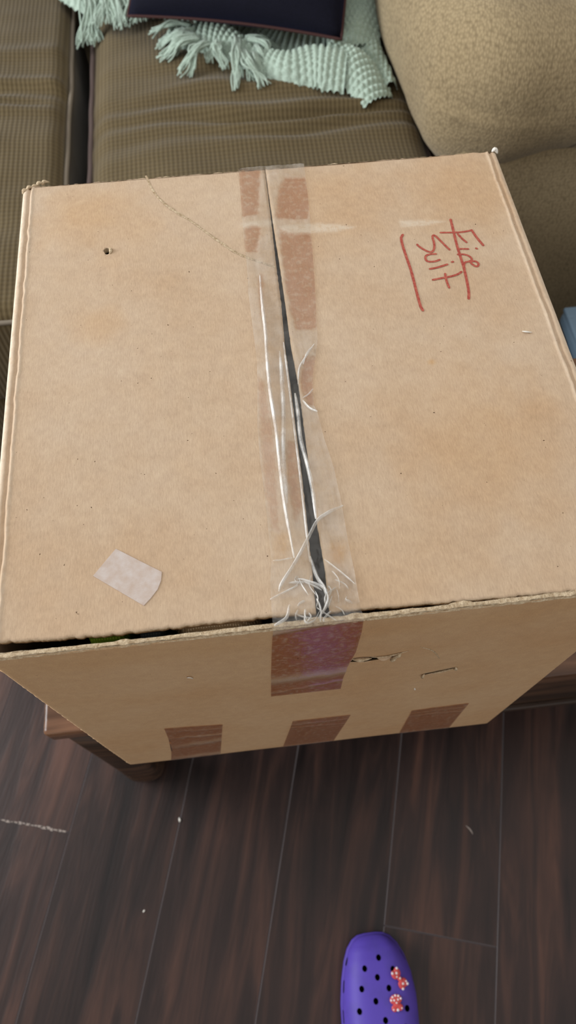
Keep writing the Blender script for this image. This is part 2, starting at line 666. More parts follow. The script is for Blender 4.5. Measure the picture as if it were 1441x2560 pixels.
# left wall with a window opening (y -0.05..1.55, z 0.7..2.2)
bm = bmesh.new()
for lo, hi in (((-2.4, -1.9, -0.0125), (-2.3, -0.05, 2.5)), ((-2.4, 1.55, -0.0125), (-2.3, 2.45, 2.5)),
               ((-2.4, -0.05, -0.0125), (-2.3, 1.55, 0.7)), ((-2.4, -0.05, 2.2), (-2.3, 1.55, 2.5))):
    add_box(bm, lo, hi)
o = obj_bm('wall_left', bm, [M['wall']], smooth=False)
o['kind'] = 'structure'
win = empty('window_1', (-2.3, 0.75, 0.7))
win['kind'] = 'structure'
for nm, lo, hi in (('window_frame', (-2.33, -0.09, 0.66), (-2.26, -0.04, 2.24)), ('window_frame', (-2.33, 1.54, 0.66), (-2.26, 1.59, 2.24)),
                   ('window_frame', (-2.33, -0.09, 2.19), (-2.26, 1.59, 2.24)), ('window_sill', (-2.33, -0.12, 0.65), (-2.22, 1.62, 0.70))):
    bm = bmesh.new()
    add_box(bm, lo, hi, 0.004)
    o = obj_bm(nm, bm, [M['trim']], smooth=False)
    o.parent = win
    o.matrix_parent_inverse = Matrix.Translation(-win.location)
bm = bmesh.new()
add_box(bm, (-2.3, -1.9, -0.001), (-2.285, 2.45, 0.10), 0.004)
o = obj_bm('baseboard_left', bm, [M['trim']], smooth=False)
o['kind'] = 'structure'
bm = bmesh.new()
add_box(bm, (-2.285, 2.435, -0.001), (2.6, 2.45, 0.10), 0.004)
o = obj_bm('baseboard_back', bm, [M['trim']], smooth=False)
o['kind'] = 'structure'

# ------------------------------------------------------------------ coffee table
TT = 0.480
table = tag(empty('coffee_table', (0.11, 0.27, 0)), 'dark wooden coffee table under the big cardboard box', 'table')


def child(o, parent):
    o.parent = parent
    o.matrix_parent_inverse = Matrix.Translation(-parent.location)
    return o


TX0, TX1, TY0, TY1 = -0.299, 0.640, 0.043, 0.50
bm = bmesh.new()
add_box(bm, (TX0, TY0, TT - 0.036), (TX1, TY1, TT), 0.006, 4)
child(obj_bm('table_top', bm, [M['table_top']]), table)
bm = bmesh.new()
add_box(bm, (TX0 + 0.05, TY0 + 0.012, 0.262), (TX1 - 0.05, TY0 + 0.032, TT - 0.036), 0.003)
ap = child(obj_bm('front_apron', bm, [M['table']], smooth=False), table)
bm = bmesh.new()
add_box(bm, (TX0 + 0.05, TY0 + 0.004, 0.262), (TX1 - 0.05, TY0 + 0.014, 0.272), 0.003)
child(obj_bm('apron_bead', bm, [M['table']], smooth=False), table)
for nm, lo, hi in (('back_apron', (TX0 + 0.05, TY1 - 0.032, 0.262), (TX1 - 0.05, TY1 - 0.012, TT - 0.036)),
                   ('side_apron', (TX0 + 0.012, TY0 + 0.05, 0.262), (TX0 + 0.032, TY1 - 0.05, TT - 0.036)),
                   ('side_apron', (TX1 - 0.032, TY0 + 0.05, 0.262), (TX1 - 0.012, TY1 - 0.05, TT - 0.036))):
    bm = bmesh.new()
    add_box(bm, lo, hi, 0.003)
    child(obj_bm(nm, bm, [M['table']], smooth=False), table)


def leg_bm(cx, cy):
    prof = [(0.0, 0.023), (0.004, 0.028), (0.022, 0.033), (0.045, 0.034), (0.062, 0.031), (0.075, 0.029), (0.10, 0.0285), (0.25, 0.0285), (TT - 0.036, 0.0285)]
    bm = bmesh.new()
    rings = []
    for z, r in prof:
        # rounded square
        ring = []
        for q in range(24):
            a = 2 * math.pi * q / 24
            c, s = math.cos(a), math.sin(a)
            e = 0.35 if z > 0.07 else 0.75
            x = math.copysign(abs(c) ** e, c) * r
            y = math.copysign(abs(s) ** e, s) * r
            wob = 0.0012 * nz(x * 60 + cx * 9, y * 60, z * 40)
            ring.append(bm.verts.new((cx + x + wob, cy + y + wob, z)))
        rings.append(ring)
    for a, b_ in zip(rings, rings[1:]):
        for q in range(24):
            bm.faces.new((a[q], a[(q + 1) % 24], b_[(q + 1) % 24], b_[q]))
    bm.faces.new(rings[0][::-1])
    bm.faces.new(rings[-1])
    return bm


for cx in (TX0 + 0.034, TX1 - 0.034):
    for cy in (TY0 + 0.034, TY1 - 0.034):
        child(obj_bm('leg', leg_bm(cx, cy), [M['table']]), table)

# ------------------------------------------------------------------ cardboard box
BX, BD, ZB, ZT = 0.2032, 0.4068, TT, 0.899
TH = 0.0045
box = tag(empty('cardboard_box', (0, BD / 2, ZB)), 'large brown cardboard box sealed with peeling clear tape, red handwriting on top', 'box')


def und(x, y):
    return 0.0007 * nz(x * 7, y * 7, 3.1) + 0.0003 * nz(x * 25, y * 25, 1.0)


def ztop(x, y):
    return ZT + und(x, y)


STAINS = [(-0.139, 0.247, 0.020, 0.5), (-0.150, 0.368, 0.035, 0.7), (-0.12, 0.35, 0.03, 0.4), (0.119, 0.117, 0.055, 0.55), (0.1004, 0.1856, 0.003, 1.0),
          (0.10, 0.15, 0.05, 0.3), (0.17, 0.36, 0.05, 0.5), (0.05, 0.36, 0.05, 0.35), (0.06, 0.03, 0.05, 0.25)]
SCUFF = [[(0.004, 0.329), (0.006, 0.337), (0.036, 0.3362), (0.056, 0.332), (0.068, 0.3275), (0.052, 0.3245), (0.0347, 0.3254)],
         [(0.1035, 0.3315), (0.125, 0.3290), (0.1405, 0.3262), (0.125, 0.3232), (0.1045, 0.3235)],
         [(-0.0245, 0.3435), (0.003, 0.345), (0.003, 0.336), (-0.0235, 0.3395)]]


def flap(side, name):
    """A top flap: hinge fold on the outer edge, free edge along the middle seam."""
    seam = [(0.0, -0.0070), (0.0117, -0.0068), (0.04, -0.0057), (0.0716, -0.0048), (0.1046, -0.0039), (0.14, -0.0035), (0.18, -0.003), (0.217, -0.0029), (0.26, -0.0011),
            (0.2957, -0.0008), (0.34, 0.0002), (0.375, 0.0009), (0.4118, 0.0013)] if side < 0 else \
           [(0.0, 0.0018), (0.0108, 0.0013), (0.04, 0.0022), (0.07, 0.0015), (0.104, 0.0016), (0.14, 0.0022), (0.18, 0.0029), (0.217, 0.0015), (0.26, 0.0019),
            (0.2957, 0.0020), (0.34, 0.0016), (0.375, 0.0016), (0.4118, 0.0018)]
    fe = [(-0.2036, 0.0112), (-0.1933, 0.0106), (-0.1675, 0.0094), (-0.148, 0.0086), (-0.122, 0.0081), (-0.0334, 0.0084), (0.0, 0.0070)] if side < 0 else \
         [(0.0, 0.0072), (0.0206, 0.0068), (0.0726, 0.0052), (0.0971, 0.0045), (0.152, 0.0040), (0.2036, 0.0036)]
    NX, NY = 120, 210
    top, v = [], []
    sgn = side
    for j in range(NY + 1):
        row = []
        tv = j / NY
        for i in range(NX + 1):
            tu = i / NX
            # s: distance from the fold; denser near the fold
            xin = None
            y_guess = 0.01 + tv * (BD - 0.004)
            xs = interp(seam, y_guess) + 0.0004 * nz(y_guess * 260, side * 5.0)
            tt = tu ** 1.6
            x = sgn * (BX + 0.0004) * (1 - tt) + xs * tt
            y0 = interp(fe, x) + 0.0009 * nz(x * 240, side * 3.3, 1.7) + 0.0006 * nz(x * 700, 0.2)
            y1 = BD - 0.0005 + 0.0010 * nz(x * 190, side * 7.3, 4.7) + 0.0006 * nz(x * 620, 0.9)
            y = y0 + (y1 - y0) * tv
            dd = BX + 0.0004 - abs(x)
            wav = 0.0011 * nz(y * 34, side * 2.0, 9.0) + 0.0006 * nz(y * 120, side)
            dd2 = dd + wav * min(1, dd / 0.004)
            z = ZT + und(x, y) * min(1, dd / 0.02)
            # fold rounding
            if dd2 < 0.0042:
                t = max(0, dd2 / 0.0042)
                z -= 0.0042 * (1 - math.sqrt(max(0, 1 - (1 - t) ** 2)))
            g = math.exp(-((dd2 - 0.0066) / 0.0011) ** 2)
            z -= 0.0013 * g
            z += 0.0007 * math.exp(-((dd2 - 0.0088) / 0.0012) ** 2)
            row.append(Vector((x, y, z)))
        top.append(row)
    nv = (NX + 1) * (NY + 1)
    V = [p for r in top for p in r] + [p - Vector((0, 0, TH)) for r in top for p in r]
    idx = lambda i, j, l=0: l * nv + j * (NX + 1) + i
    Fc, mi = [], []
    for j in range(NY):
        for i in range(NX):
            a = (idx(i, j), idx(i + 1, j), idx(i + 1, j + 1), idx(i, j + 1))
            bq = (idx(i, j, 1), idx(i, j + 1, 1), idx(i + 1, j + 1, 1), idx(i + 1, j, 1))
            if side > 0:
                a, bq = a[::-1], bq[::-1]
            Fc += [a, bq]
            mi += [0, 0]
    border = [(i, 0) for i in range(NX)] + [(NX, j) for j in range(NY)] + [(i, NY) for i in range(NX, 0, -1)] + [(0, j) for j in range(NY, 0, -1)]
    for q in range(len(border)):
        a, c = border[q], border[(q + 1) % len(border)]
        f = (idx(*a), idx(*a, 1), idx(*c, 1), idx(*c))
        if side > 0:
            f = f[::-1]
        Fc.append(f)
        mi.append(0 if (a[0] == 0 and c[0] == 0) else 1)
    o = obj_pd(name, V, Fc, [M['board'], M['torn']], None, True, mi)
    st, sf = [], []
    for l in (0, 1):
        for r in top:
            for p in r:
                s = 0.0
                for sx, sy, sr, sa in STAINS:
                    d = math.hypot(p.x - sx, p.y - sy) / sr
                    d *= 1 + 0.35 * nz(p.x * 60, p.y * 60, sx * 30)
                    s = max(s, sa * max(0, min(1, 1.35 - d)))
                e = min(abs(p.y - 0.006), 1)
                st.append(s)
                w = 0.0
                for pl in SCUFF:
                    if pl[0][0] - 0.05 < p.x < pl[0][0] + 0.1 and abs(p.y - 0.33) < 0.03:
                        w = max(w, 0.65 * soft_in(pl, p.x, p.y, 0.003))
                # rubbed pale rim beside the fold; left side whitened further as painted window highlight
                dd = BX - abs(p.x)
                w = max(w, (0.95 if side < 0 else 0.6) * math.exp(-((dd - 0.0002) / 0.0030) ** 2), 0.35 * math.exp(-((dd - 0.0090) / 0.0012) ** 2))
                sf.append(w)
    attr(o, 'stain_bounce', st)
    attr(o, 'scuff_glint', sf)
    o.parent = box
    o.matrix_parent_inverse = Matrix.Translation(-box.location)
    return o


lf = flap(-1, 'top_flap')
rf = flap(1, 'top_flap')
lf['label'] = 'top flap with a small punched hole and a torn crease'
rf['label'] = 'top flap with red handwriting'
# punched hole in the flap
hole = [(-0.1322 + 0.0026 * math.cos(a) * (1 + 0.15 * math.sin(3 * a)), 0.3240 + 0.0036 * math.sin(a)) for a in [2 * math.pi * q / 14 for q in range(14)]]
boolean_cut(lf, [(prism(hole, ZT - 0.02, ZT + 0.02, 'z'), [M['torn']])])
bm = bmesh.new()
add_tube(bm, spline([(-0.1300, 0.3205, ZT + 0.0002), (-0.1291, 0.3240, ZT + 0.0007), (-0.1304, 0.3272, ZT + 0.0003)], 8), lambda t: 0.0004 + 0.0012 * math.sin(math.pi * t), 7, 0.7)
child(obj_bm('torn_paper', bm, [M['torn']]), box)


def wall(name, f, nu, nv, nrm, top_row=False, smooth=True):
    """Panel: f(u,v)->outer point; thickness along -nrm. Fuzzy top edge."""
    V, Fc, mi = [], [], []
    L = 4
    TH = 0.0032
    grid = {}
    for l in range(L + 1):
        for j in range(nv + 1):
            for i in range(nu + 1):
                if 0 < l < L and 0 < i < nu and 0 < j < nv:
                    continue
                p = f(i / nu, j / nv) - nrm * (TH * l / L)
                if j == nv:
                    p.z += 0.0009 * nz(p.x * 420, p.y * 420, l * 3.1) + 0.0008 * nz(p.x * 90, p.y * 90, l * 1.3) - (0.0008 if l in (0, 1) else 0)
                grid[(i, j, l)] = len(V)
                V.append(p)
    for l in (0, L):
        for j in range(nv):
            for i in range(nu):
                a = (grid[i, j, l], grid[i + 1, j, l], grid[i + 1, j + 1, l], grid[i, j + 1, l])
                Fc.append(a if l == 0 else a[::-1])
                mi.append(0)
    for l in range(L):
        for i in range(nu):
            Fc.append((grid[i, nv, l], grid[i + 1, nv, l], grid[i + 1, nv, l + 1], grid[i, nv, l + 1])); mi.append(1)
            Fc.append((grid[i, 0, l + 1], grid[i + 1, 0, l + 1], grid[i + 1, 0, l], grid[i, 0, l])); mi.append(1)
        for j in range(nv):
            Fc.append((grid[0, j, l + 1], grid[0, j, l], grid[0, j + 1, l], grid[0, j + 1, l + 1])[::-1]); mi.append(1)
            Fc.append((grid[nu, j, l], grid[nu, j, l + 1], grid[nu, j + 1, l + 1], grid[nu, j + 1, l])[::-1]); mi.append(1)
    o = obj_pd(name, V, Fc, [M['board'], M['torn']], None, smooth, mi)
    bm = bmesh.new()
    bm.from_mesh(o.data)
    bmesh.ops.recalc_face_normals(bm, faces=bm.faces)
    bm.to_mesh(o.data)
    bm.free()
    return child(o, box)


def front_f(u, v):
    x = -BX + 2 * BX * u
    e = min(u, 1 - u) * 2 * BX
    rough = 0.0009 * nz(v * 90, round(u) * 7.0) * max(0, 1 - e / 0.004)
    z = ZB + (ZT - 0.0005 - ZB) * v
    y = 0.0009 * nz(x * 8, z * 8, 5.5) + 0.0004
    if e < 0.003:
        y += 0.0020 * (1 - e / 0.003)
    if v > 0.985:
        y += 0.0003 * (v - 0.985) / 0.015
    return Vector((x + rough, y, z))


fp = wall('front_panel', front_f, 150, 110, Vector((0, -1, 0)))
attr(fp, 'stain_bounce', [0.85 + 0.15 * math.exp(-((ZT - 0.022 - v.co.z) / 0.02) ** 2) for v in fp.data.vertices])  # warm light bounced off the floor, put into the front colour
attr(fp, 'scuff_glint', [0.0] * len(fp.data.vertices))
slit1 = [(0.0195, 0.8065), (0.030, 0.8035), (0.040, 0.8050), (0.0500, 0.8075), (0.0500, 0.8105), (0.041, 0.8112), (0.034, 0.8135), (0.0215, 0.8145)]
slit2 = [(0.0828, 0.7425), (0.094, 0.7485), (0.1055, 0.7545), (0.1058, 0.7570), (0.094, 0.7525), (0.0832, 0.7475)]
boolean_cut(fp, [(prism(slit1, -0.006, 0.008, 'y', 2.4), [M['torn']]), (prism(slit2, -0.006, 0.008, 'y', 1.7), [M['torn']])])
wall('back_panel', lambda u, v: Vector((BX - 2 * BX * u, BD - 0.0004 * math.sin(9 * u), ZB + (ZT - 0.0052 - ZB) * v)), 60, 20, Vector((0, 1, 0)))
for s in (-1, 1):
    wall('side_panel', lambda u, v, s=s: Vector((s * (BX - 0.0001), 0.0026 + (BD - 0.0028) * (u if s > 0 else 1 - u), ZB + (ZT - 0.0052 - ZB) * v)), 60, 20, Vector((s, 0, 0)))
bm = bmesh.new()
add_box(bm, (-BX + 0.001, 0.002, ZB), (BX - 0.001, BD - 0.001, ZB + TH))
child(obj_bm('bottom_panel', bm, [M['board']], smooth=False), box)


def ribbon_edge(name, pts, wfun, up_f, n=160):
    """Ragged liner strip lying along a line."""
    V, Fc = [], []
    path = spline(pts, n)
    for i, p in enumerate(path):
        t = i / (n - 1)
        a, b_ = wfun(t, p)
        V += [p + a, p + (a + b_) / 2 + up_f(t, p), p + b_]
    for i in range(n - 1):
        k = 3 * i
        Fc += [(k, k + 3, k + 4, k + 1), (k + 1, k + 4, k + 5, k + 2)]
    return child(obj_pd(name, V, Fc, [M['torn']]), box)


# ragged torn liner along the front rim, and along the rear rim of the flaps
ribbon_edge('torn_rim', [(-0.203, 0.0024, ZT + 0.0001), (0, 0.0025, ZT + 0.0001), (0.203, 0.0024, ZT + 0.0001)],
            lambda t, p: (Vector((0, -0.0012 - 0.0016 * abs(nz(p.x * 120, 2.0)), 0)), Vector((0, 0.0006 + 0.0040 * max(0, nz(p.x * 55, 7.7) - 0.12) + 0.0004 * nz(p.x * 400, 0.4), 0.0005 * nz(p.x * 130, 0.1)))),
            lambda t, p: Vector((0, 0, 0.0003 + 0.0006 * nz(p.x * 150, 3.3))), 300)
ribbon_edge('torn_rim', [(-0.203, 0.0015, ZT - 0.0005), (0, 0.0012, ZT - 0.0003), (0.203, 0.0015, ZT - 0.0005)],
            lambda t, p: (Vector((0, -0.0012 - 0.0006 * nz(p.x * 160, 1.0), -0.0022 - 0.0016 * abs(nz(p.x * 90, 4.0)))), Vector((0, 0.0018, 0.0007 * nz(p.x * 230, 2.1)))),
            lambda t, p: Vector((0, -0.0009, 0.0008 * nz(p.x * 300, 5.0))), 300)
ribbon_edge('torn_rim', [(-0.200, BD + 0.0002, ZT), (0, BD, ZT), (0.2, BD + 0.0002, ZT)],
            lambda t, p: (Vector((0, -0.0012, 0.0004)), Vector((0, 0.0016 + 0.0022 * nz(p.x * 90, 6.0) + 0.0010 * nz(p.x * 330, 1.1), -0.0020))),
            lambda t, p: Vector((0, 0, 0.0007 * nz(p.x * 140, 8.0))), 300)
# crumpled corner at the rear of the box
bm = bmesh.new()
for q in range(5):
    a = Vector((-BX - 0.0005 + 0.004 * q, BD - 0.005 + 0.0022 * q, ZT - 0.0022))
    add_tube(bm, spline([a, a + Vector((0.002, 0.002, 0.0022 + 0.001 * (q % 2))), a + Vector((0.006, 0.0035, 0.0002))], 7), lambda t: 0.0004 + 0.0015 * math.sin(math.pi * t), 7, 0.6)
child(obj_bm('crushed_corner', bm, [M['torn']]), box)
bm = bmesh.new()
add_tube(bm, spline([(BX - 0.004, BD - 0.001, ZT + 0.0004), (BX - 0.001, BD + 0.0005, ZT + 0.0014), (BX + 0.0012, BD - 0.002, ZT - 0.001)], 8), lambda t: 0.0005 + 0.0016 * math.sin(math.pi * t), 8, 0.8)
child(obj_bm('crushed_corner', bm, [M['fibre']]), box)
# torn crease on the flap
CR = [(-0.0998, 0.4097), (-0.0936, 0.3889), (-0.0857, 0.3743), (-0.0763, 0.3626), (-0.0638, 0.3494), (-0.0532, 0.3365), (-0.0428, 0.3240), (-0.0310, 0.3106), (-0.0161, 0.3001), (-0.0018, 0.2916)]
V, Fc = [], []
path = spline([(x, y, 0) for x, y in CR], 90)
for i, p in enumerate(path):
    t = (path[min(i + 1, 89)] - path[max(i - 1, 0)]).normalized()
    s = Vector((-t.y, t.x, 0))
    w = 0.0008 + 0.0009 * abs(nz(i * 0.17, 3.0)) * (1.6 if 20 < i < 70 else 0.7)
    for q, (k, h) in enumerate(((-1, 0.0004), (-0.2, 0.0008), (1, 0.0004))):
        c = p + s * (k * w)
        V.append(Vector((c.x, c.y, ztop(c.x, c.y) + h * (0.4 + 0.6 * abs(nz(i * 0.2, 8.0))))))
for i in range(89):
    k = 3 * i
    Fc += [(k, k + 3, k + 4, k + 1), (k + 1, k + 4, k + 5, k + 2)]
child(obj_pd('crease', V, Fc, [M['torn']]), box)

# ---- red handwriting, drawn as thin ink strokes on the flap
STROKES = [
    [(145.4, 327.3), (144.9, 315.0), (144.2, 300.0), (144.1, 285.2), (144.1, 273.6), (143.2, 258.1), (142.2, 248.6), (140.7, 242.2)],
    [(134.1, 313.5), (145.4, 312.5), (153.1, 312.5), (159.7, 313.6)], [(159.7, 313.6), (162.1, 304.6), (165.0, 296.3)],
    [(147.7, 310.4), (149.8, 305.3), (152.5, 300.8)], [(143.8, 294.3), (152.1, 293.4)], [(158.6, 293.5), (159.1, 293.0)],
    [(142.7, 288.3), (147.9, 287.7), (151.5, 285.0), (152.3, 281.6), (149.8, 279.9), (146.4, 279.1), (144.6, 275.7), (144.5, 272.8)],
    [(149.7, 279.6), (152.5, 279.8), (155.0, 279.3), (156.5, 276.8), (155.4, 274.4), (153.3, 274.4), (151.3, 277.1), (150.6, 279.5)],
    [(112.9, 302.4), (113.8, 300.5), (117.1, 296.4), (120.7, 293.5), (123.5, 293.7), (125.7, 297.6), (126.6, 303.5), (126.5, 308.0), (127.4, 310.9), (129.1, 310.4), (131.8, 305.1), (134.8, 298.8), (137.2, 294.1)],
    [(125.5, 290.7), (121.3, 291.0), (117.6, 289.7), (116.4, 286.9), (117.2, 283.9), (120.1, 282.9), (123.9, 283.1), (127.1, 284.2)],
    [(117.6, 275.5), (123.5, 276.3), (132.0, 278.6)], [(136.2, 280.7), (137.1, 280.9)],
    [(117.6, 263.9), (124.2, 264.8), (131.8, 265.8), (137.4, 267.3), (141.3, 269.6)], [(128.3, 269.0), (127.8, 264.1), (127.9, 258.5), (128.3, 254.6)],
    [(103.5, 314.5), (101.6, 310.9), (101.2, 303.4), (101.7, 291.6), (102.6, 277.0), (102.7, 264.2), (102.6, 250.4), (102.8, 238.9), (103.7, 234.3)]]
V, Fc = [], []
for si, st in enumerate(STROKES):
    pts = spline([(x / 1000, y / 1000, 0) for x, y in st], 8 * len(st))
    n = len(pts)
    hw0 = 0.00105 if si in (0, 14, 2) else 0.0009
    base = len(V)
    ext = []
    tan0 = (pts[1] - pts[0]).normalized()
    tan1 = (pts[-1] - pts[-2]).normalized()
    # rounded caps
    seq = [(pts[0] - tan0 * hw0, 0.15), (pts[0] - tan0 * hw0 * 0.6, 0.75)] + [(p, 1.0) for p in pts] + [(pts[-1] + tan1 * hw0 * 0.6, 0.75), (pts[-1] + tan1 * hw0, 0.15)]
    for i, (p, w) in enumerate(seq):
        a = seq[max(i - 1, 0)][0]
        c = seq[min(i + 1, len(seq) - 1)][0]
        t = (c - a).normalized()
        s = Vector((-t.y, t.x, 0))
        hw = hw0 * w * (1 + 0.14 * nz(i * 0.35, si * 2.0))
        for k in (-1, 1):
            q = p + s * k * hw
            V.append(Vector((q.x, q.y, ztop(q.x, q.y) + 0.00022 + 0.00001 * si)))
    for i in range(len(seq) - 1):
        k = base + 2 * i
        Fc.append((k, k + 1, k + 3, k + 2))
hw_o = child(obj_pd('handwriting', V, Fc, [M['ink']], smooth=False), box)
hw_o['label'] = 'red marker handwriting reading Fire Suit'

# ---- pale film scrap stuck on the flap
LB = [(-0.1257, 0.0632), (-0.1117, 0.0537), (-0.0976, 0.0442), (-0.0982, 0.0385), (-0.1005, 0.0330), (-0.1045, 0.0280), (-0.1090, 0.0234), (-0.1243, 0.0349), (-0.1396, 0.0464), (-0.1327, 0.0548)]
bm = bmesh.new()
top_v = [bm.verts.new((x, y, ztop(x, y) + 0.0004)) for x, y in LB]
bot_v = [bm.verts.new((x, y, ztop(x, y) + 0.00005)) for x, y in LB]
bm.faces.new(top_v[::-1])
for i in range(len(LB)):
    j = (i + 1) % len(LB)
    bm.faces.new((top_v[i], top_v[j], bot_v[j], bot_v[i]))
lo = child(obj_bm('film_scrap', bm, [M['label']], smooth=False), box)
lo['label'] = 'pale scrap of clear tape stuck on the flap'

# ---- main clear tape over the seam
TL = [(-0.001, -33.4), (0.0104, -33.2), (0.0288, -32.3), (0.0435, -30.0), (0.0547, -29.9), (0.0906, -29.7), (0.1163, -30.1), (0.1429, -29.5), (0.1804, -26.0), (0.1992, -24.5), (0.2635, -25.0), (0.2983, -23.5), (0.3231, -23.6), (0.3751, -21.9), (0.4181, -20.8)]
TR = [(-0.001, 20.5), (0.0087, 19.7), (0.0303, 19.7), (0.053, 18.9), (0.077, 18.9), (0.1039, 17.8), (0.1287, 14.6), (0.151, 12.9), (0.157, 11.1), (0.1759, 13.0), (0.1846, 14.2), (0.1995, 18.1), (0.2144, 21.4), (0.2577, 25.5), (0.3044, 29.4), (0.3657, 33.6), (0.4131, 35.4)]
STUCK = [([(-20.1, 409.9), (-2.5, 404.9), (-9.5, 350.9), (-22.9, 348.6), (-24, 380)], 0.62), ([(18.0, 392.6), (34.4, 390.7), (36, 365), (30.5, 341.1), (4.4, 344.1), (7.5, 364.9), (11, 382)], 0.66),
         ([(-21.6, 336.8), (-15.0, 339.9), (-8.7, 335.3), (-14.3, 308.4), (-24.3, 309.5)], 0.6), ([(6.0, 333.6), (12.4, 326.4), (30.2, 324.4), (32, 280), (21.6, 225.1), (6.8, 225.7), (3.9, 265.9)], 0.62),
         ([(9.5, 200.3), (18.2, 199.3), (14, 180), (10.6, 157), (6.3, 159.3), (4.1, 177)], 0.6), ([(-16.1, 279.8), (-12.0, 286.4), (-13.9, 262.3), (-17.9, 242.7)], 0.55),
         ([(-25.1, 188.2), (-21.2, 179.8), (-19.2, 123.7), (-23.5, 62.7), (-27.3, 66.2), (-29.1, 99.0)], 0.42), ([(-10.3, 129.8), (-5.3, 127.4), (-6.5, 79.9), (-12.2, 68.5), (-13.2, 97.2)], 0.5)]
GLUE = [([(8.1, 50.5), (18.5, 50.1), (11.5, 35.7), (5.1, 39.5)], 0.8), ([(-27.7, 62.4), (-16.6, 61.1), (-20.1, 42.3), (-29.7, 43.4)], 0.6)]
FRL = [(0.73, -38.7), (0.7957, -37.2), (0.8648, -35.0), (0.899, -33.6)]
FRR = [(0.729, 17.6), (0.765, 17.4), (0.795, 18.3), (0.8314, 21.5), (0.875, 21.6), (0.899, 20.6)]
stations = []
for i in range(9):
    stations.append(('b', 0.868 + (0.897 - 0.868) * i / 8))
for i in range(330):
    stations.append(('t', 0.4085 - 0.4095 * i / 329))
for i in range(90):
    stations.append(('f', 0.8985 - (0.8985 - 0.7295) * i / 89))
NU = 52
V, Fc, stk, gle, flm = [], [], [], [], []
for kind, q in stations:
    for i in range(NU + 1):
        u = i / NU
        if kind == 't':
            y = q
            x = (interp(TL, y) * (1 - u) + interp(TR, y) * u) / 1000
            s, g = 0.0, 0.0
            for pl, a in STUCK:
                s = max(s, a * soft_in(pl, x * 1000 + 1.5 * nz(x * 300, y * 300, 2), y * 1000 + 1.5 * nz(x * 300, y * 300, 6), 2.2))
            for pl, a in GLUE:
                g = max(g, a * soft_in(pl, x * 1000, y * 1000, 5.0))
            free = 1 - min(1, s * 1.7)
            hgt = 0.0006 + free * (0.0009 + 0.0009 * nz(x * 120, y * 22, 4.0) + 0.0005 * nz(x * 320, y * 60, 1.0))
            if y < 0.07:
                hgt += (0.07 - y) / 0.07 * (0.0012 * nz(x * 150, y * 150, 8.0) + 0.0008 * nz(x * 420, y * 420, 2.0) + 0.0006)
            hgt = max(hgt, 0.00055)
            z = ztop(x, y) + hgt
            p = Vector((x, y, z))
            if y < 0.004:
                p.z += 0.0006
            if y < 0.0:
                p.y = -0.0016
        elif kind == 'f':
            z = q
            x = (interp(FRL, z) * (1 - u) + interp(FRR, z) * u) / 1000
            edge = 0.8955 - 0.010 * (1 - u) ** 2
            s = 1.0 if z < edge else max(0, 1 - (z - edge) / 0.006)
            bz = 0.784 - 0.006 * (1 - u)
            s *= 1 - 0.85 * math.exp(-((z - bz + 0.002 * nz(x * 90, 1.0)) / 0.010) ** 2)
            s *= 1 - 0.35 * math.exp(-((z - 0.752 - 0.3 * x + 0.003 * nz(x * 120, 3.0)) / 0.003) ** 2)
            g = 0.0
            lift = 0.0008 * (1 - s)
            yy = front_f((x + BX) / (2 * BX), (z - ZB) / (ZT - ZB)).y
            p = Vector((x, yy - 0.0007 - lift, z))
        else:
            z = q
            x = (interp(TL, 0.4181) * (1 - u) + interp(TR, 0.4131) * u) / 1000
            s, g = 0.3, 0.0
            p = Vector((x, BD + 0.0012, z))
        V.append(p)
        stk.append(s)
        gle.append(g)
        flm.append(0.3 if kind == 't' and -0.0072 + 0.017 * p.y < p.x < 0.0022 else (0.55 if kind == 't' and p.y < 0.009 else 1.0))
R_ = NU + 1
for j in range(len(stations) - 1):
    for i in range(NU):
        Fc.append((j * R_ + i, (j + 1) * R_ + i, (j + 1) * R_ + i + 1, j * R_ + i + 1))
tp = child(obj_pd('packing_tape', V, Fc, [M['tape']]), box)
tp['label'] = 'clear packing tape over the middle seam'
attr(tp, 'stuck', stk)
attr(tp, 'glue', gle)
attr(tp, 'film', flm)


def tape_ridge(pts, wid, hgt, n=60, name='tape_fold'):
    """A standing pinch of tape: a soft ridge that tapers at both ends."""
    path = spline([(x / 1000, y / 1000, 0) for x, y in pts], n)
    V, Fc = [], []
    prof = [(-1, 0.0), (-0.62, 0.30), (-0.25, 0.85), (0.05, 1.0), (0.35, 0.8), (0.7, 0.25), (1, 0.0)]
    for i, p in enumerate(path):
        t = i / (n - 1)
        d = (path[min(i + 1, n - 1)] - path[max(i - 1, 0)]).normalized()
        s = Vector((-d.y, d.x, 0))
        e = min(1, 6 * t, 6 * (1 - t)) ** 0.7
        e *= 1 + 0.25 * nz(i * 0.12, wid * 9000)
        for k, h in prof:
            q = p + s * (k * wid * (0.4 + 0.6 * e))
            V.append(Vector((q.x, q.y, ztop(q.x, q.y) + 0.0012 + hgt * h * e)))
    m_ = len(prof)
    for i in range(n - 1):
        for k in range(m_ - 1):
            a = i * m_ + k
            Fc.append((a, a + 1, a + m_ + 1, a + m_))
    o = obj_pd(name, V, Fc, [M['tape_fold']], tp)
    attr(o, 'film', [1] * len(V))
    return o


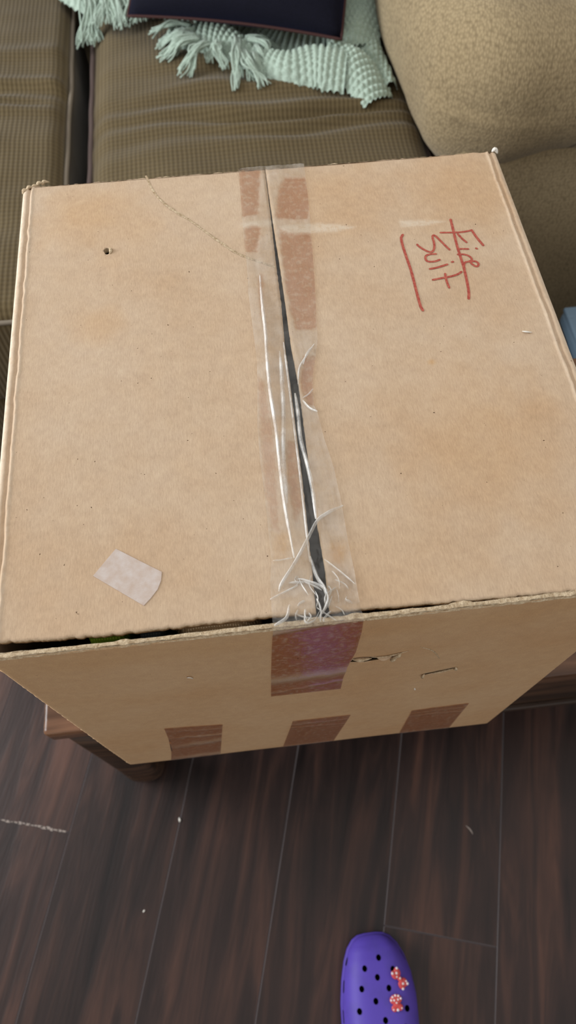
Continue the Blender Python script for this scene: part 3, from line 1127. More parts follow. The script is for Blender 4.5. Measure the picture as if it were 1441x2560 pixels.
tape_ridge([(-14.5, 283.5), (-15.4, 254.7), (-15.7, 227.1), (-17.1, 201.0), (-17.7, 172.4), (-17.0, 141.4), (-17.5, 106.2), (-17.5, 82.7), (-16.9, 65.3), (-15.8, 43.7)], 0.0013, 0.0034)
tape_ridge([(-7.2, 207.2), (-8.6, 178.4), (-10.7, 151.0), (-13.8, 125.2), (-15.2, 103.4), (-15.9, 82.5)], 0.0015, 0.0022)
tape_ridge([(-3.6, 215), (-4.0, 185), (-4.6, 140), (-5.0, 105), (-5.8, 72), (-6.6, 40)], 0.0008, 0.0012)
tape_ridge([(-0.6, 168.7), (-0.6, 149.9), (-1.3, 130.2), (0.7, 107.8), (1.6, 89.4), (1.0, 68.9)], 0.0013, 0.0014)
tape_ridge([(18.5, 211), (11, 200), (5, 190), (2.5, 176)], 0.0007, 0.0013)
tape_ridge([(16, 208), (12, 203), (8, 193)], 0.0005, 0.0010)
tape_ridge([(12.5, 171), (9, 167), (4.5, 164)], 0.0006, 0.0010)
tape_ridge([(4, 162), (8, 155), (13, 151.5)], 0.0008, 0.0010)
tape_ridge([(-33.3, 18.6), (-27.2, 21.0), (-15.7, 25.6)], 0.0006, 0.0012)
tape_ridge([(2.5, 40.9), (11.0, 31.8), (18.9, 22.5)], 0.0005, 0.0012)
tape_ridge([(-29, 43.5), (-24, 43.2), (-17, 44)], 0.0005, 0.0010)
# the twisted diagonal strip
tape_ridge([(-27.5, 23.0), (-25.1, 28.3), (-15.1, 41.5), (-5.2, 56.9), (1.6, 67.4), (9.2, 72.3), (19.6, 76.6)], 0.0011, 0.0030)
# shredded wisps of tape where the seam meets the front rim
random.seed(21)
for i in range(26):
    x0 = random.gauss(-6, 10)
    x0 = max(-29, min(17, x0))
    y0 = random.uniform(2, 30)
    ang = random.gauss(math.pi / 2, 0.55) if i % 3 else random.uniform(0, math.pi)
    ln = random.uniform(5, 15)
    dx, dy = math.cos(ang) * ln, math.sin(ang) * ln
    bend = random.uniform(-3, 3)
    pts = [(x0, max(1.0, y0 - dy / 2)), (x0 + dx / 2 + bend, max(1.2, y0)), (x0 + dx, max(1.4, y0 + dy / 2))]
    pts = [(max(-32, min(19, a)), b_) for a, b_ in pts]
    tape_ridge(pts, random.uniform(0.00025, 0.0007), random.uniform(0.0010, 0.0028), 16, 'tape_shred')
tape_ridge([(-6, 44), (-3.5, 30), (0, 22), (1, 14), (-3.5, 6)], 0.0012, 0.0030, 40, 'tape_shred')
tape_ridge([(-16, 30), (-9, 27), (-3, 24), (2, 20)], 0.0010, 0.0028, 40, 'tape_shred')
tape_ridge([(-32.5, 2), (-25, 6), (-22, 14)], 0.0010, 0.0026, 30, 'tape_shred')
# ---- short tape ends on the lower front face
BT = [[(-136.2, 653.1), (-85.2, 640.5), (-101.0, 481.5), (-155.5, 481.5)], [(-21.0, 622.2), (34.0, 620.6), (25.2, 481.5), (-31.3, 481.5)], [(94.9, 605.5), (150.1, 610.1), (156.0, 481.5), (99.5, 481.5)]]
for bi, q in enumerate(BT):
    V, Fc, stk = [], [], []
    nu_, nv_ = 26, 60
    for j in range(nv_ + 1):
        for i in range(nu_ + 1):
            u, v = i / nu_, j / nv_
            a = Vector(q[0]).lerp(Vector(q[1]), u)
            c = Vector(q[3]).lerp(Vector(q[2]), u)
            p = a.lerp(c, v) / 1000
            x, z = p.x, p.y
            if j == 0:
                z += 0.002 * abs(nz(x * 900, bi))
            if bi == 0 and i == 0:
                x += 0.006 * math.sin(math.pi * v) * 0.4
            s = 0.95
            for c0, wd, am in (((0.10, 0.012, 0.5), (0.27, 0.02, 0.7), (0.55 - 0.1 * u, 0.05, 0.8), (0.93, 0.05, 0.8)) if bi == 0 else ((0.12, 0.012, 0.45), (0.22 + 0.05 * u, 0.012, 0.45), (0.97, 0.03, 0.4))):
                s *= 1 - am * math.exp(-((v - c0 + 0.025 * nz(x * 70, bi * 4.0) + 0.02 * nz(x * 200, 2.0)) / wd) ** 2) * (1 if bi else min(1, 0.2 + 1.6 * u))
            V.append(Vector((x, front_f((x + BX) / (2 * BX), (z - ZB) / (ZT - ZB)).y - 0.0006 - 0.0008 * (1 - s), z)))
            stk.append(s)
    for j in range(nv_):
        for i in range(nu_):
            a = j * (nu_ + 1) + i
            Fc.append((a, a + nu_ + 1, a + nu_ + 2, a + 1))
    o = child(obj_pd('tape_end', V, Fc, [M['tape']]), box)
    attr(o, 'stuck', stk)
    attr(o, 'glue', [0] * len(V))
    attr(o, 'film', [1] * len(V))
# torn liner around the slits
bm = bmesh.new()
for pts, r in (([(0.0205, -0.0006, 0.8150), (0.026, -0.0015, 0.8152), (0.034, -0.0010, 0.8145)], 0.0013), ([(0.034, -0.0003, 0.8142), (0.045, -0.0006, 0.8135), (0.060, -0.0002, 0.8200)], 0.0006),
               ([(0.0485, -0.0006, 0.8035), (0.0500, -0.0020, 0.8080), (0.0520, -0.0010, 0.8150)], 0.0016), ([(0.0505, -0.001, 0.8120), (0.0530, -0.0018, 0.8160), (0.0545, -0.0004, 0.8180)], 0.0012)):
    add_tube(bm, spline(pts, 12), lambda t, r=r: r * (0.25 + math.sin(math.pi * t)) * 0.8, 7, 0.8)
child(obj_bm('torn_paper', bm, [M['torn']]), box)
bm = bmesh.new()
for pts, r in (([(0.0262, 0.001, 0.8135), (0.028, 0.0015, 0.8095), (0.0290, 0.001, 0.8040)], 0.0014), ([(0.038, 0.001, 0.8105), (0.043, 0.0008, 0.8085), (0.0495, 0.0008, 0.8090)], 0.0024)):
    add_tube(bm, spline(pts, 10), lambda t, r=r: r * (0.3 + math.sin(math.pi * t)), 7, 0.7)
child(obj_bm('torn_paper', bm, [M['board']]), box)
bm = bmesh.new()
add_tube(bm, spline([(0.0822, -0.0004, 0.7418), (0.0818, -0.0014, 0.7440), (0.0830, -0.0002, 0.7475)], 8), lambda t: 0.0003 + 0.0010 * math.sin(math.pi * t), 7)
add_tube(bm, spline([(0.1050, -0.0003, 0.7535), (0.1066, -0.0012, 0.7555), (0.1058, -0.0002, 0.7585)], 8), lambda t: 0.0003 + 0.0009 * math.sin(math.pi * t), 7)
add_tube(bm, spline([(0.0900, -0.0001, 0.7455), (0.098, -0.0003, 0.7495), (0.1050, -0.0001, 0.7538)], 8), lambda t: 0.0003 + 0.0003 * math.sin(math.pi * t), 6)
child(obj_bm('torn_paper', bm, [M['torn']]), box)
# faint scratches and fibres
bm = bmesh.new()
add_tube(bm, spline([(0.0665, -0.0001, 0.8270), (0.078, -0.0002, 0.8130), (0.0872, -0.0001, 0.7900)], 14), lambda t: 0.0002 + 0.00025 * math.sin(math.pi * t), 5)
child(obj_bm('scratch', bm, [M['torn']]), box)
bm = bmesh.new()
add_tube(bm, spline([(-0.0950, -0.0002, 0.8150), (-0.0930, -0.001, 0.8175), (-0.0915, -0.0003, 0.8120)], 8), 0.0004, 5)
child(obj_bm('lint_speck', bm, [M['fibre']]), box)
bm = bmesh.new()
add_tube(bm, spline([(0.0825, -0.0002, 0.7010), (0.0832, -0.0008, 0.6985)], 4), 0.0007, 5)
child(obj_bm('lint_speck', bm, [M['fibre']]), box)
bm = bmesh.new()
add_tube(bm, spline([(0.1720, 0.2055, ZT + 0.0008), (0.1748, 0.2044, ZT + 0.0011), (0.1790, 0.2036, ZT + 0.0008)], 8), lambda t: 0.0002 + 0.0006 * math.sin(math.pi * t), 6, 0.6)
child(obj_bm('paper_sliver', bm, [M['fibre']]), box)

# ------------------------------------------------------------------ what shows inside the box
def bundle(name, label, cat, lo, hi, c0, c1, weave=True, seed=0):
    m, nt, b = new_mat(name + '_cloth', 0.95, c0, 0.1)
    mp = mapping(nt, (1, 1, 1))
    w = N(nt, 'ShaderNodeTexWave', wave_type='BANDS', bands_direction='X')
    w.inputs['Scale'].default_value = 0.3125 / 0.0016
    w.inputs['Distortion'].default_value = 2.0
    w2 = N(nt, 'ShaderNodeTexWave', wave_type='BANDS', bands_direction='Y')
    w2.inputs['Scale'].default_value = 0.3125 / 0.0016
    w2.inputs['Distortion'].default_value = 2.0
    for q in (w, w2):
        nt.links.new(mp.outputs[0], q.inputs['Vector'])
    h = math_n(nt, 'MULTIPLY', w.outputs['Fac'], w2.outputs['Fac'])
    nt.links.new(ramp(nt, h, [(0.1, c0), (0.7, c1)]).outputs['Color'], b.inputs['Base Color'])
    if weave:
        bump(nt, b, h, 0.6, 0.0008)
    bm = rbox(lo, hi, min(0.016, (hi[0] - lo[0]) * 0.3), (14, 14, 18), lambda v, n: v + n * 0.004 * nz(v.x * 30 + seed, v.y * 30, v.z * 14))
    return tag(obj_bm(name, bm, [m]), label, cat)


bundle('burlap_bundle', 'coarse beige burlap bundle seen through the gap under the box flap', 'cloth', (-0.094, 0.0048, ZB + 0.0055), (-0.040, 0.16, 0.8935), srgb(160, 138, 104), srgb(222, 206, 176), True, 3)
bundle('green_cloth', 'olive green folded cloth inside the open box gap', 'cloth', (-0.147, 0.0050, ZB + 0.0055), (-0.121, 0.15, 0.892), srgb(84, 110, 30), srgb(120, 146, 48), False, 9)
bundle('grey_cloth', 'dark slate grey cloth between green cloth and burlap in the box', 'cloth', (-0.116, 0.0060, ZB + 0.0055), (-0.099, 0.15, 0.890), srgb(40, 46, 50), srgb(62, 70, 74), False, 14)
bundle('brown_cloth', 'brown woven cloth in the box below the flap with handwriting', 'cloth', (0.024, 0.0046, ZB + 0.0055), (0.078, 0.15, 0.892), srgb(70, 56, 38), srgb(118, 98, 70), True, 20)

# ------------------------------------------------------------------ sofa
sofa = tag(empty('sofa', (0.0, 1.15, 0)), 'olive brown ribbed sofa with padded tan arm behind the box', 'sofa')
SZ = 0.495


def seat_disp(ridges, xs0, xs1, seed):
    def f(v, n):
        k = max(0, n.z)
        fade = max(0.0, min(1.0, (v.x - xs0) / (xs1 - xs0)))
        dz = 0.0
        for (ry, amp, wd, sl) in ridges:
            yy = ry + sl * (v.x - xs0) + 0.02 * nz(v.x * 5, ry * 9, seed)
            dz += 1.7 * amp * math.exp(-((v.y - yy) / wd) ** 2) * (0.25 + 0.75 * fade) * (0.7 + 0.6 * nz(v.x * 7, ry * 20, seed))
        dz += 0.004 * nz(v.x * 5, v.y * 5, seed) + 0.002 * nz(v.x * 12, v.y * 20, seed)
        p = v + Vector((0, 0, dz * k))
        if n.z < 0.5:
            p += n * 0.004 * nz(v.x * 9, v.y * 9, v.z * 9 + seed)
        return p
    return f


def crown(lo, hi, amp, base):
    def f(v, n):
        p = base(v, n)
        u = (v.x - lo[0]) / (hi[0] - lo[0]) * 2 - 1
        w = (v.y - lo[1]) / (hi[1] - lo[1]) * 2 - 1
        if n.z > 0:
            p.z += amp * (1 - u * u) * (1 - w ** 4) * n.z
        return p
    return f


RIDGES_R = [(1.165, 0.006, 0.016, -0.03), (1.13, -0.006, 0.014, -0.04), (1.10, 0.006, 0.014, -0.02), (1.072, -0.007, 0.012, 0.0), (1.045, 0.006, 0.013, 0.02), (1.02, -0.005, 0.012, 0.03), (0.99, 0.004, 0.02, 0.05), (1.21, -0.004, 0.02, 0), (1.25, 0.004, 0.02, 0)]
RIDGES_L = [(1.30, 0.004, 0.02, 0.02), (1.24, 0.006, 0.014, -0.03), (1.21, -0.006, 0.014, -0.03), (1.185, 0.006, 0.014, -0.05), (1.16, -0.006, 0.012, -0.02), (1.13, 0.005, 0.016, 0.02), (1.06, 0.004, 0.03, 0.0), (0.85, -0.004, 0.03, 0.0)]
rlo, rhi = (-0.262, 0.66, 0.29), (0.34, 1.56, SZ)
llo, lhi = (-0.95, 0.655, 0.29), (-0.300, 1.56, SZ + 0.006)
bm = rbox(rlo, rhi, 0.045, (90, 150, 18), crown(rlo, rhi, 0.016, seat_disp(RIDGES_R, -0.20, 0.0, 1.0)))
sr = child(obj_bm('seat_cushion', bm, [M['seat']]), sofa)
bm = rbox(llo, lhi, 0.03, (90, 150, 18), crown(llo, lhi, 0.012, seat_disp(RIDGES_L, -0.9, -0.6, 6.0)))
sl = child(obj_bm('seat_cushion', bm, [M['seat']]), sofa)


def pipe(x0, x1, y0, y1, z, r, mat, par, seed):
    pts = []
    rc = 0.03
    for cx, cy, a0 in ((x1 - rc, y1 - rc, 0), (x0 + rc, y1 - rc, 90), (x0 + rc, y0 + rc, 180), (x1 - rc, y0 + rc, 270)):
        for q in range(7):
            a = math.radians(a0 + 15 * q)
            pts.append(Vector((cx + rc * math.cos(a), cy + rc * math.sin(a), z)))
    full = []
    for i in range(len(pts)):
        a, c = pts[i], pts[(i + 1) % len(pts)]
        m_ = max(1, int((c - a).length / 0.02))
        for q in range(m_):
            p = a.lerp(c, q / m_)
            w = 0.003 * nz(p.x * 12, p.y * 12, seed)
            full.append(p + Vector((w, w, 0.003 * nz(p.x * 9, p.y * 9, seed + 4))))
    bm = bmesh.new()
    tube_loop(bm, full, r, 8)
    o = obj_bm('piping', bm, [mat])
    o.parent = par
    return o


pipe(rlo[0] + 0.000, rhi[0] - 0.002, rlo[1] + 0.004, rhi[1] - 0.004, SZ - 0.026, 0.0052, M['pipe_m'], sr, 2.0)
pipe(llo[0] + 0.004, lhi[0] + 0.001, llo[1] + 0.004, lhi[1] - 0.004, SZ - 0.012, 0.0042, M['pipe_l'], sl, 5.0)
# base, front rail, back
bm = rbox((-0.96, 0.675, 0.05), (0.36, 1.80, 0.288), 0.02, (60, 40, 14), lambda v, n: v + n * 0.003 * nz(v.x * 8, v.y * 8, v.z * 8))
child(obj_bm('sofa_base', bm, [M['seat']]), sofa)
for cx in (-0.88, 0.62):
    for cy in (0.92, 1.70):
        bm = bmesh.new()
        add_tube(bm, [Vector((cx, cy, 0)), Vector((cx, cy, 0.03)), Vector((cx, cy, 0.075))], lambda t: 0.022 + 0.01 * t, 14)
        child(obj_bm('foot', bm, [M['table']]), sofa)
for x0, x1 in ((-0.95, -0.285), (-0.265, 0.34)):
    bm = rbox((x0, 1.575, 0.42), (x1, 1.80, 0.94), 0.08, (30, 16, 26), lambda v, n: v + n * 0.008 * nz(v.x * 6, v.y * 6, v.z * 6))
    child(obj_bm('back_cushion', bm, [M['seat']]), sofa)
bm = rbox((-0.96, 1.795, 0.05), (0.74, 1.95, 0.86), 0.04, (40, 8, 20))
child(obj_bm('sofa_back', bm, [M['seat']]), sofa)


# padded arm: a plump roll over a flat lower panel
def arm_disp(v, n):
    p = v.copy()
    # round the front inner corner in plan and swell the body
    p += n * (0.010 * nz(v.x * 5, v.y * 5, v.z * 5) + 0.003 * nz(v.x * 16, v.y * 16, v.z * 16))
    # droop wrinkle on the front
    p += n * (-0.017 * math.exp(-((v.y - 0.99 - 0.06 * math.sin(v.x * 6)) / 0.014) ** 2) * max(0, min(1, (v.x - 0.43) / 0.05)) * max(0, n.z))
    return p


bm = rbox((0.283, 0.845, 0.505), (0.78, 1.84, 0.735), 0.1149, (46, 80, 30), arm_disp)
for v in bm.verts:
    # bulge the inner side down towards the seat and bow the front
    t = (v.co.y - 0.845)
    if t < 0.26:
        v.co.x += 0.046 * (1 - t / 0.26) ** 2 * (1 if v.co.x < 0.5 else 0.0)
for v in bm.verts:
    if v.co.z < 0.62 and v.co.x < 0.50:
        v.co.z -= 0.075 * (1 - max(0, v.co.x - 0.29) / 0.21) * (0.62 - v.co.z) / 0.115
        if v.co.y < 1.0:
            v.co.y -= 0.012 * (0.50 - v.co.x) / 0.21
child(obj_bm('arm_pad', bm, [M['arm']]), sofa)
bm = rbox((0.350, 0.872, 0.075), (0.75, 1.82, 0.585), 0.030, (40, 60, 40), lambda v, n: v + n * (0.004 * nz(v.x * 7, v.y * 7, v.z * 7)))
child(obj_bm('arm_panel', bm, [M['arm']]), sofa)

# ------------------------------------------------------------------ storage bin
sb = tag(empty('storage_bin', (0.75, 0.61, 0)), 'blue grey plastic storage bin standing by the sofa arm', 'bin')
bm = bmesh.new()
lo_b, hi_b = (0.56, 0.53, 0.0), (0.93, 0.69, 0.335)
add_box(bm, lo_b, hi_b, 0.02, 3)
for v in bm.verts:
    k = 1 - 0.10 * (1 - v.co.z / 0.335)
    v.co.x = 0.75 + (v.co.x - 0.75) * k
    v.co.y = 0.61 + (v.co.y - 0.61) * k
child(obj_bm('body', bm, [M['bin']], smooth=False), sb)
bm = bmesh.new()
add_box(bm, (0.545, 0.515, 0.318), (0.95, 0.708, 0.345), 0.008, 3)
lid = child(obj_bm('lid', bm, [M['bin_lid']], smooth=False), sb)
bm = bmesh.new()
for lo, hi in (((0.545, 0.515, 0.344), (0.95, 0.530, 0.353)), ((0.545, 0.683, 0.344), (0.95, 0.708, 0.353)), ((0.545, 0.528, 0.344), (0.565, 0.685, 0.353)), ((0.93, 0.528, 0.344), (0.95, 0.685, 0.353))):
    add_box(bm, lo, hi, 0.003, 2)
o = obj_bm('lid_rim', bm, [M['bin_lid']], smooth=False)
o.parent = lid
bm = bmesh.new()
add_box(bm, (0.575, 0.545, 0.3445), (0.92, 0.668, 0.3475), 0.002, 1)
o = obj_bm('lid_panel', bm, [M['bin']], smooth=False)
o.parent = lid

# ------------------------------------------------------------------ knitted throw
throw = tag(empty('knitted_throw', (0.10, 1.25, 0.51)), 'mint green chunky knit throw with fringe bunched on the sofa seat', 'blanket')


def knit_patch(cl, wid, arch, nS, nT, lift=0.0, skew=0.0, wob=0.006, seed=0, rib=0.0122):
    """Ribbed knit strip along centre line cl (x,y,z) with half width wid(t) and an arched section."""
    path = spline(cl, nS)
    V, Fc = [], []
    acc = 0
    for i, p in enumerate(path):
        if i:
            acc += (p - path[i - 1]).length
        t = i / (nS - 1)
        d = (path[min(i + 1, nS - 1)] - path[max(i - 1, 0)])
        d.z = 0
        d.normalize()
        s = Vector((-d.y, d.x, 0))
        w = wid(t)
        for j in range(nT + 1):
            c = -1 + 2 * j / nT
            q = p + s * (c * w) + d * (skew * c * w)
            h = arch(t) * (1 - abs(c) ** 2.6)
            h += wob * nz(q.x * 26, q.y * 26, seed) * (1 - 0.4 * abs(c))
            a = abs(math.sin(math.pi * acc / rib))
            r2 = abs(math.sin(math.pi * (c * w / 0.0095 + 0.5 * (int(acc / rib) % 2))))
            kn = 0.0075 * (a ** 0.8) * (0.25 + 0.75 * r2)
            edge = 0.003 * nz(acc * 120, c * 3, seed)
            q = q + s * (edge if abs(c) > 0.9 else 0)
            q.z += lift + h + kn
            V.append(q)
    R0 = nT + 1
    for i in range(nS - 1):
        for j in range(nT):
            Fc.append((i * R0 + j, (i + 1) * R0 + j, (i + 1) * R0 + j + 1, i * R0 + j + 1))
    return V, Fc


parts = []
z0 = SZ + 0.012
# bunched main roll
parts.append(knit_patch([(-0.108, 1.330, z0), (-0.050, 1.305, z0), (-0.002, 1.283, z0), (0.045, 1.235, z0), (0.100, 1.192, z0), (0.160, 1.180, z0), (0.212, 1.160, z0)],
                        lambda t: interp([(0, 0.030), (0.25, 0.046), (0.5, 0.030), (0.7, 0.040), (0.88, 0.052), (1, 0.048)], t), lambda t: interp([(0, 0.014), (0.3, 0.032), (0.5, 0.020), (0.85, 0.040), (1, 0.036)], t), 200, 56, skew=-0.15, seed=2))
# right hand fold falling towards the front
parts.append(knit_patch([(0.195, 1.215, z0 + 0.004), (0.222, 1.172, z0 + 0.006), (0.244, 1.130, z0 + 0.002), (0.262, 1.082, z0 - 0.004)],
                        lambda t: interp([(0, 0.030), (0.5, 0.042), (1, 0.030)], t), lambda t: interp([(0, 0.034), (0.5, 0.030), (1, 0.010)], t), 110, 44, seed=5))
# thin fold beside the arm
parts.append(knit_patch([(0.262, 1.235, z0 + 0.01), (0.276, 1.185, z0 + 0.004), (0.288, 1.115, z0 - 0.004)], lambda t: interp([(0, 0.024), (1, 0.014)], t), lambda t: 0.016, 90, 24, seed=8))
# part running up behind the pillow
parts.append(knit_patch([(0.262, 1.50, z0 + 0.05), (0.258, 1.42, z0 + 0.045), (0.250, 1.33, z0 + 0.035), (0.240, 1.262, z0 + 0.022), (0.236, 1.215, z0 + 0.006)], lambda t: 0.050, lambda t: 0.018, 170, 48, seed=11, rib=0.0150))
# flat layer under the pillow
parts.append(knit_patch([(-0.06, 1.345, z0 - 0.002), (0.03, 1.325, z0), (0.10, 1.285, z0), (0.20, 1.262, z0), (0.25, 1.25, z0)], lambda t: 0.060, lambda t: 0.006, 190, 40, seed=14))
# bunch on the far side that drops into the gap between the cushions
parts.append(knit_patch([(-0.285, 1.52, z0), (-0.24, 1.475, z0), (-0.18, 1.455, z0), (-0.10, 1.44, z0), (-0.02, 1.42, z0)], lambda t: 0.055, lambda t: 0.024, 150, 40, seed=17))
V, Fc = [], []
for v, f in parts:
    k = len(V)
    V += v
    Fc += [tuple(q + k for q in r) for r in f]
child(obj_pd('knit_body', V, Fc, [M['yarn']]), throw)

TAS = [(-61.5, 1319.1, -138.9, 1330.9), (-54.7, 1302.4, -122.9, 1303.9), (-55.6, 1285.5, -129.5, 1285.1), (-52.4, 1276.0, -126.0, 1248.9), (-49.2, 1265.3, -115.7, 1247.6), (-38.4, 1257.6, -96.9, 1198.2),
       (-31.3, 1250.4, -75.0, 1195.6), (-16.5, 1248.6, -36.6, 1225.7), (-9.1, 1247.8, -8.5, 1203.8), (17.9, 1257.4, 5.3, 1144.0), (23.3, 1231.3, 18.8, 1176.0), (26.5, 1224.6, 39.5, 1161.5), (33.3, 1217.5, 59.6, 1143.5),
       (44.0, 1254.3, 86.6, 1192.6), (37.1, 1261.6, 101.3, 1250.5), (48.0, 1215.8, 58.7, 1171.3), (54.0, 1240.3, 78.0, 1181.3), (-60, 1300, -100, 1262)]
for i in range(15):
    TAS.append((-262 + 7.4 * i, 1462 - (i * 37) % 23, -277 + 8.6 * i + (i * 53) % 11 - 5, 1352 + (i * 29) % 26))
random.seed(11)
for ti, (ax, ay, bx_, by) in enumerate(TAS):
    bm = bmesh.new()
    a = Vector((ax / 1000, ay / 1000, SZ + 0.034 + 0.008 * random.random()))
    e = Vector((bx_ / 1000, by / 1000, SZ + (0.018 if by < 1330 else 0.022)))
    if bx_ < -250:
        e.z -= 0.03
    d = (e - a)
    s = Vector((-d.y, d.x, 0)).normalized()
    bend = random.uniform(-0.012, 0.012)
    for q in range(10):
        o1 = s * random.gauss(0, 0.0034) + Vector((0, 0, random.gauss(0, 0.002)))
        o2 = s * random.gauss(0, 0.0062) + Vector((0, 0, abs(random.gauss(0, 0.003))))
        mid = a.lerp(e, 0.5) + s * (bend + random.gauss(0, 0.003)) + Vector((0, 0, 0.010 + random.uniform(0, 0.006)))
        add_tube(bm, spline([a + o1, a.lerp(e, 0.2) + s * bend * 0.5 + o1 + Vector((0, 0, 0.007)), mid + o1, a.lerp(e, 0.8) + s * random.gauss(0, 0.004) + o2 * 0.6 + Vector((0, 0, 0.004)), e + o2 + d * random.uniform(-0.10, 0.06)], 14), lambda t: 0.0023 * (1 - 0.45 * t), 6)
    child(obj_bm('tassel', bm, [M['yarn']]), throw)

# ------------------------------------------------------------------ navy pillow
pil = tag(empty('throw_pillow', (0.03, 1.33, 0.53)), 'navy blue square throw pillow with rust piping lying on the mint throw', 'pillow')


def pillow_mesh(w, h, th):
    bm = bmesh.new()
    n = 40
    lay = {}
    for sgn in (1, -1):
        for j in range(n + 1):
            for i in range(n + 1):
                u, v = -1 + 2 * i / n, -1 + 2 * j / n
                if sgn < 0 and (i in (0, n) or j in (0, n)):
                    lay[sgn, i, j] = lay[1, i, j]
                    continue
                pin = 1 - 0.07 * (u * u) * (1 - v * v) if False else 1
                x = u * w / 2 * (1 - 0.05 * (1 - v * v) * 0 - 0.035 * (1 - abs(u)) * 0)
                y = v * h / 2
                x *= 1 - 0.045 * (1 - v * v)
                y *= 1 - 0.045 * (1 - u * u)
                z = sgn * th / 2 * ((1 - u ** 2) * (1 - v ** 2)) ** 0.42
                z += 0.004 * nz(u * 3, v * 3, sgn) * (1 - u * u) * (1 - v * v)
                lay[sgn, i, j] = bm.verts.new((x, y, z))
        for j in range(n):
            for i in range(n):
                f = (lay[sgn, i, j], lay[sgn, i + 1, j], lay[sgn, i + 1, j + 1], lay[sgn, i, j + 1])
                bm.faces.new(f if sgn > 0 else f[::-1])
    edge = [lay[1, i, 0].co.copy() for i in range(n)] + [lay[1, n, j].co.copy() for j in range(n)] + [lay[1, i, n].co.copy() for i in range(n, 0, -1)] + [lay[1, 0, j].co.copy() for j in range(n, 0, -1)]
    return bm, edge


bm, edge = pillow_mesh(0.40, 0.40, 0.13)
tilt, yawp = math.radians(32), math.radians(-17.5)
RM = Matrix.Rotation(yawp, 4, 'Z') @ Matrix.Rotation(tilt, 4, 'X')
base_mid = Vector((0.015, 1.250, 0.560))
PM = Matrix.Translation(base_mid + RM @ Vector((0, 0.2, 0))) @ RM
bm.transform(PM)
child(obj_bm('pillow_cover', bm, [M['navy']]), pil)
bm = bmesh.new()
tube_loop(bm, [PM @ p for p in edge], 0.0028, 8)
child(obj_bm('piping', bm, [M['rust']]), pil)

# ------------------------------------------------------------------ purple clog
clog = tag(empty('clog_shoe', (0.075, -0.35, 0)), 'purple perforated foam clog with polka-dot charms on the dark floor', 'shoe')
# toe at y=-0.219, heel at y=-0.492; outline (y, left x, right x)
OUT = [(-0.2190, 0.070, 0.084), (-0.2205, 0.058, 0.096), (-0.2255, 0.049, 0.106), (-0.2360, 0.040, 0.1155), (-0.2520, 0.0325, 0.1235), (-0.2760, 0.0255, 0.1300), (-0.3050, 0.0200, 0.1325), (-0.3350, 0.0175, 0.1300), (-0.3700, 0.0220, 0.1230),
       (-0.4100, 0.0290, 0.1160), (-0.4500, 0.0330, 0.1130), (-0.4750, 0.0400, 0.1060), (-0.4880, 0.0520, 0.0940), (-0.4920, 0.0640, 0.0820)]
HGT = [(-0.2190, 0.024), (-0.2205, 0.030), (-0.2255, 0.037), (-0.2360, 0.045), (-0.2520, 0.052), (-0.2760, 0.058), (-0.3050, 0.064), (-0.3350, 0.070), (-0.3700, 0.074), (-0.4100, 0.066), (-0.4500, 0.058), (-0.4750, 0.056), (-0.4920, 0.050)]


def clog_solid(off, zb, ns=56, nr=36, hoff=None):
    """Closed solid; off shrinks the outline."""
    bm = bmesh.new()
    hoff = off if hoff is None else hoff
    ys = [-0.2190 - off - (0.273 - 2 * off) * (0.5 - 0.5 * math.cos(math.pi * i / ns)) for i in range(ns + 1)]
    oy = sorted([(y, l, r) for y, l, r in OUT])
    hy = sorted(HGT)
    rings = []
    for i, y in enumerate(ys):
        yq = -0.2190 + (y + 0.2190 + off) * 0.273 / (0.273 - 2 * off)
        l = interp([(a, b_) for a, b_, c in oy], yq) + off
        r = interp([(a, c) for a, b_, c in oy], yq) - off
        h = interp(hy, yq) - hoff
        cx, hw = (l + r) / 2, max((r - l) / 2, 0.002)
        ring = []
        for k in range(nr):
            a = math.pi * k / (nr - 1)
            c, s = math.cos(a), math.sin(a)
            x = cx + hw * math.copysign(abs(c) ** 0.62, c)
            z = zb + (h - zb) * (abs(s) ** 0.72)
            if s < 0.25:
                x += 0.0
            ring.append(bm.verts.new((x, y, z)))
        rings.append(ring)
    for a, b_ in zip(rings, rings[1:]):
        for k in range(nr - 1):
            bm.faces.new((a[k], a[k + 1], b_[k + 1], b_[k]))
        bm.faces.new((a[nr - 1], a[0], b_[0], b_[nr - 1]))
    bm.faces.new(rings[0])
    bm.faces.new(rings[-1][::-1])
    bmesh.ops.recalc_face_normals(bm, faces=bm.faces)
    return bm


upper = child(obj_bm('upper', clog_solid(0.0, 0.010), [M['purple'], M['inside']]), clog)
cuts = [(clog_solid(0.0045, 0.018), [M['inside']])]
HOLES = [(81.6, -248.3), (58.5, -259.5), (99.9, -264.7), (75.1, -271.9), (49.8, -283.6), (89.3, -286.5), (67.4, -299.8), (42.1, -309.6), (111.1, -313.5), (76.9, -323.2), (104.5, -334.7), (56, -336)]
for hx, hy_ in HOLES:
    pb = prism([(hx / 1000 + 0.0037 * math.cos(a), hy_ / 1000 + 0.0042 * math.sin(a)) for a in [2 * math.pi * q / 14 for q in range(14)]], 0.030, 0.12, 'z')
    cuts.append((pb, [M['inside']]))
for vx, vy in ((0.031, -0.247), (0.0225, -0.281), (0.018, -0.318)):
    bmv = bmesh.new()
    add_box(bmv, (vx - 0.012, vy - 0.0085, 0.022), (vx + 0.006, vy + 0.0085, 0.031), 0.003, 2)
    cuts.append((bmv, [M['inside']]))
for vx, vy in ((0.124, -0.25), (0.132, -0.285), (0.133, -0.32)):
    bmv = bmesh.new()
    add_box(bmv, (vx - 0.006, vy - 0.0085, 0.022), (vx + 0.012, vy + 0.0085, 0.031), 0.003, 2)
    cuts.append((bmv, [M['inside']]))
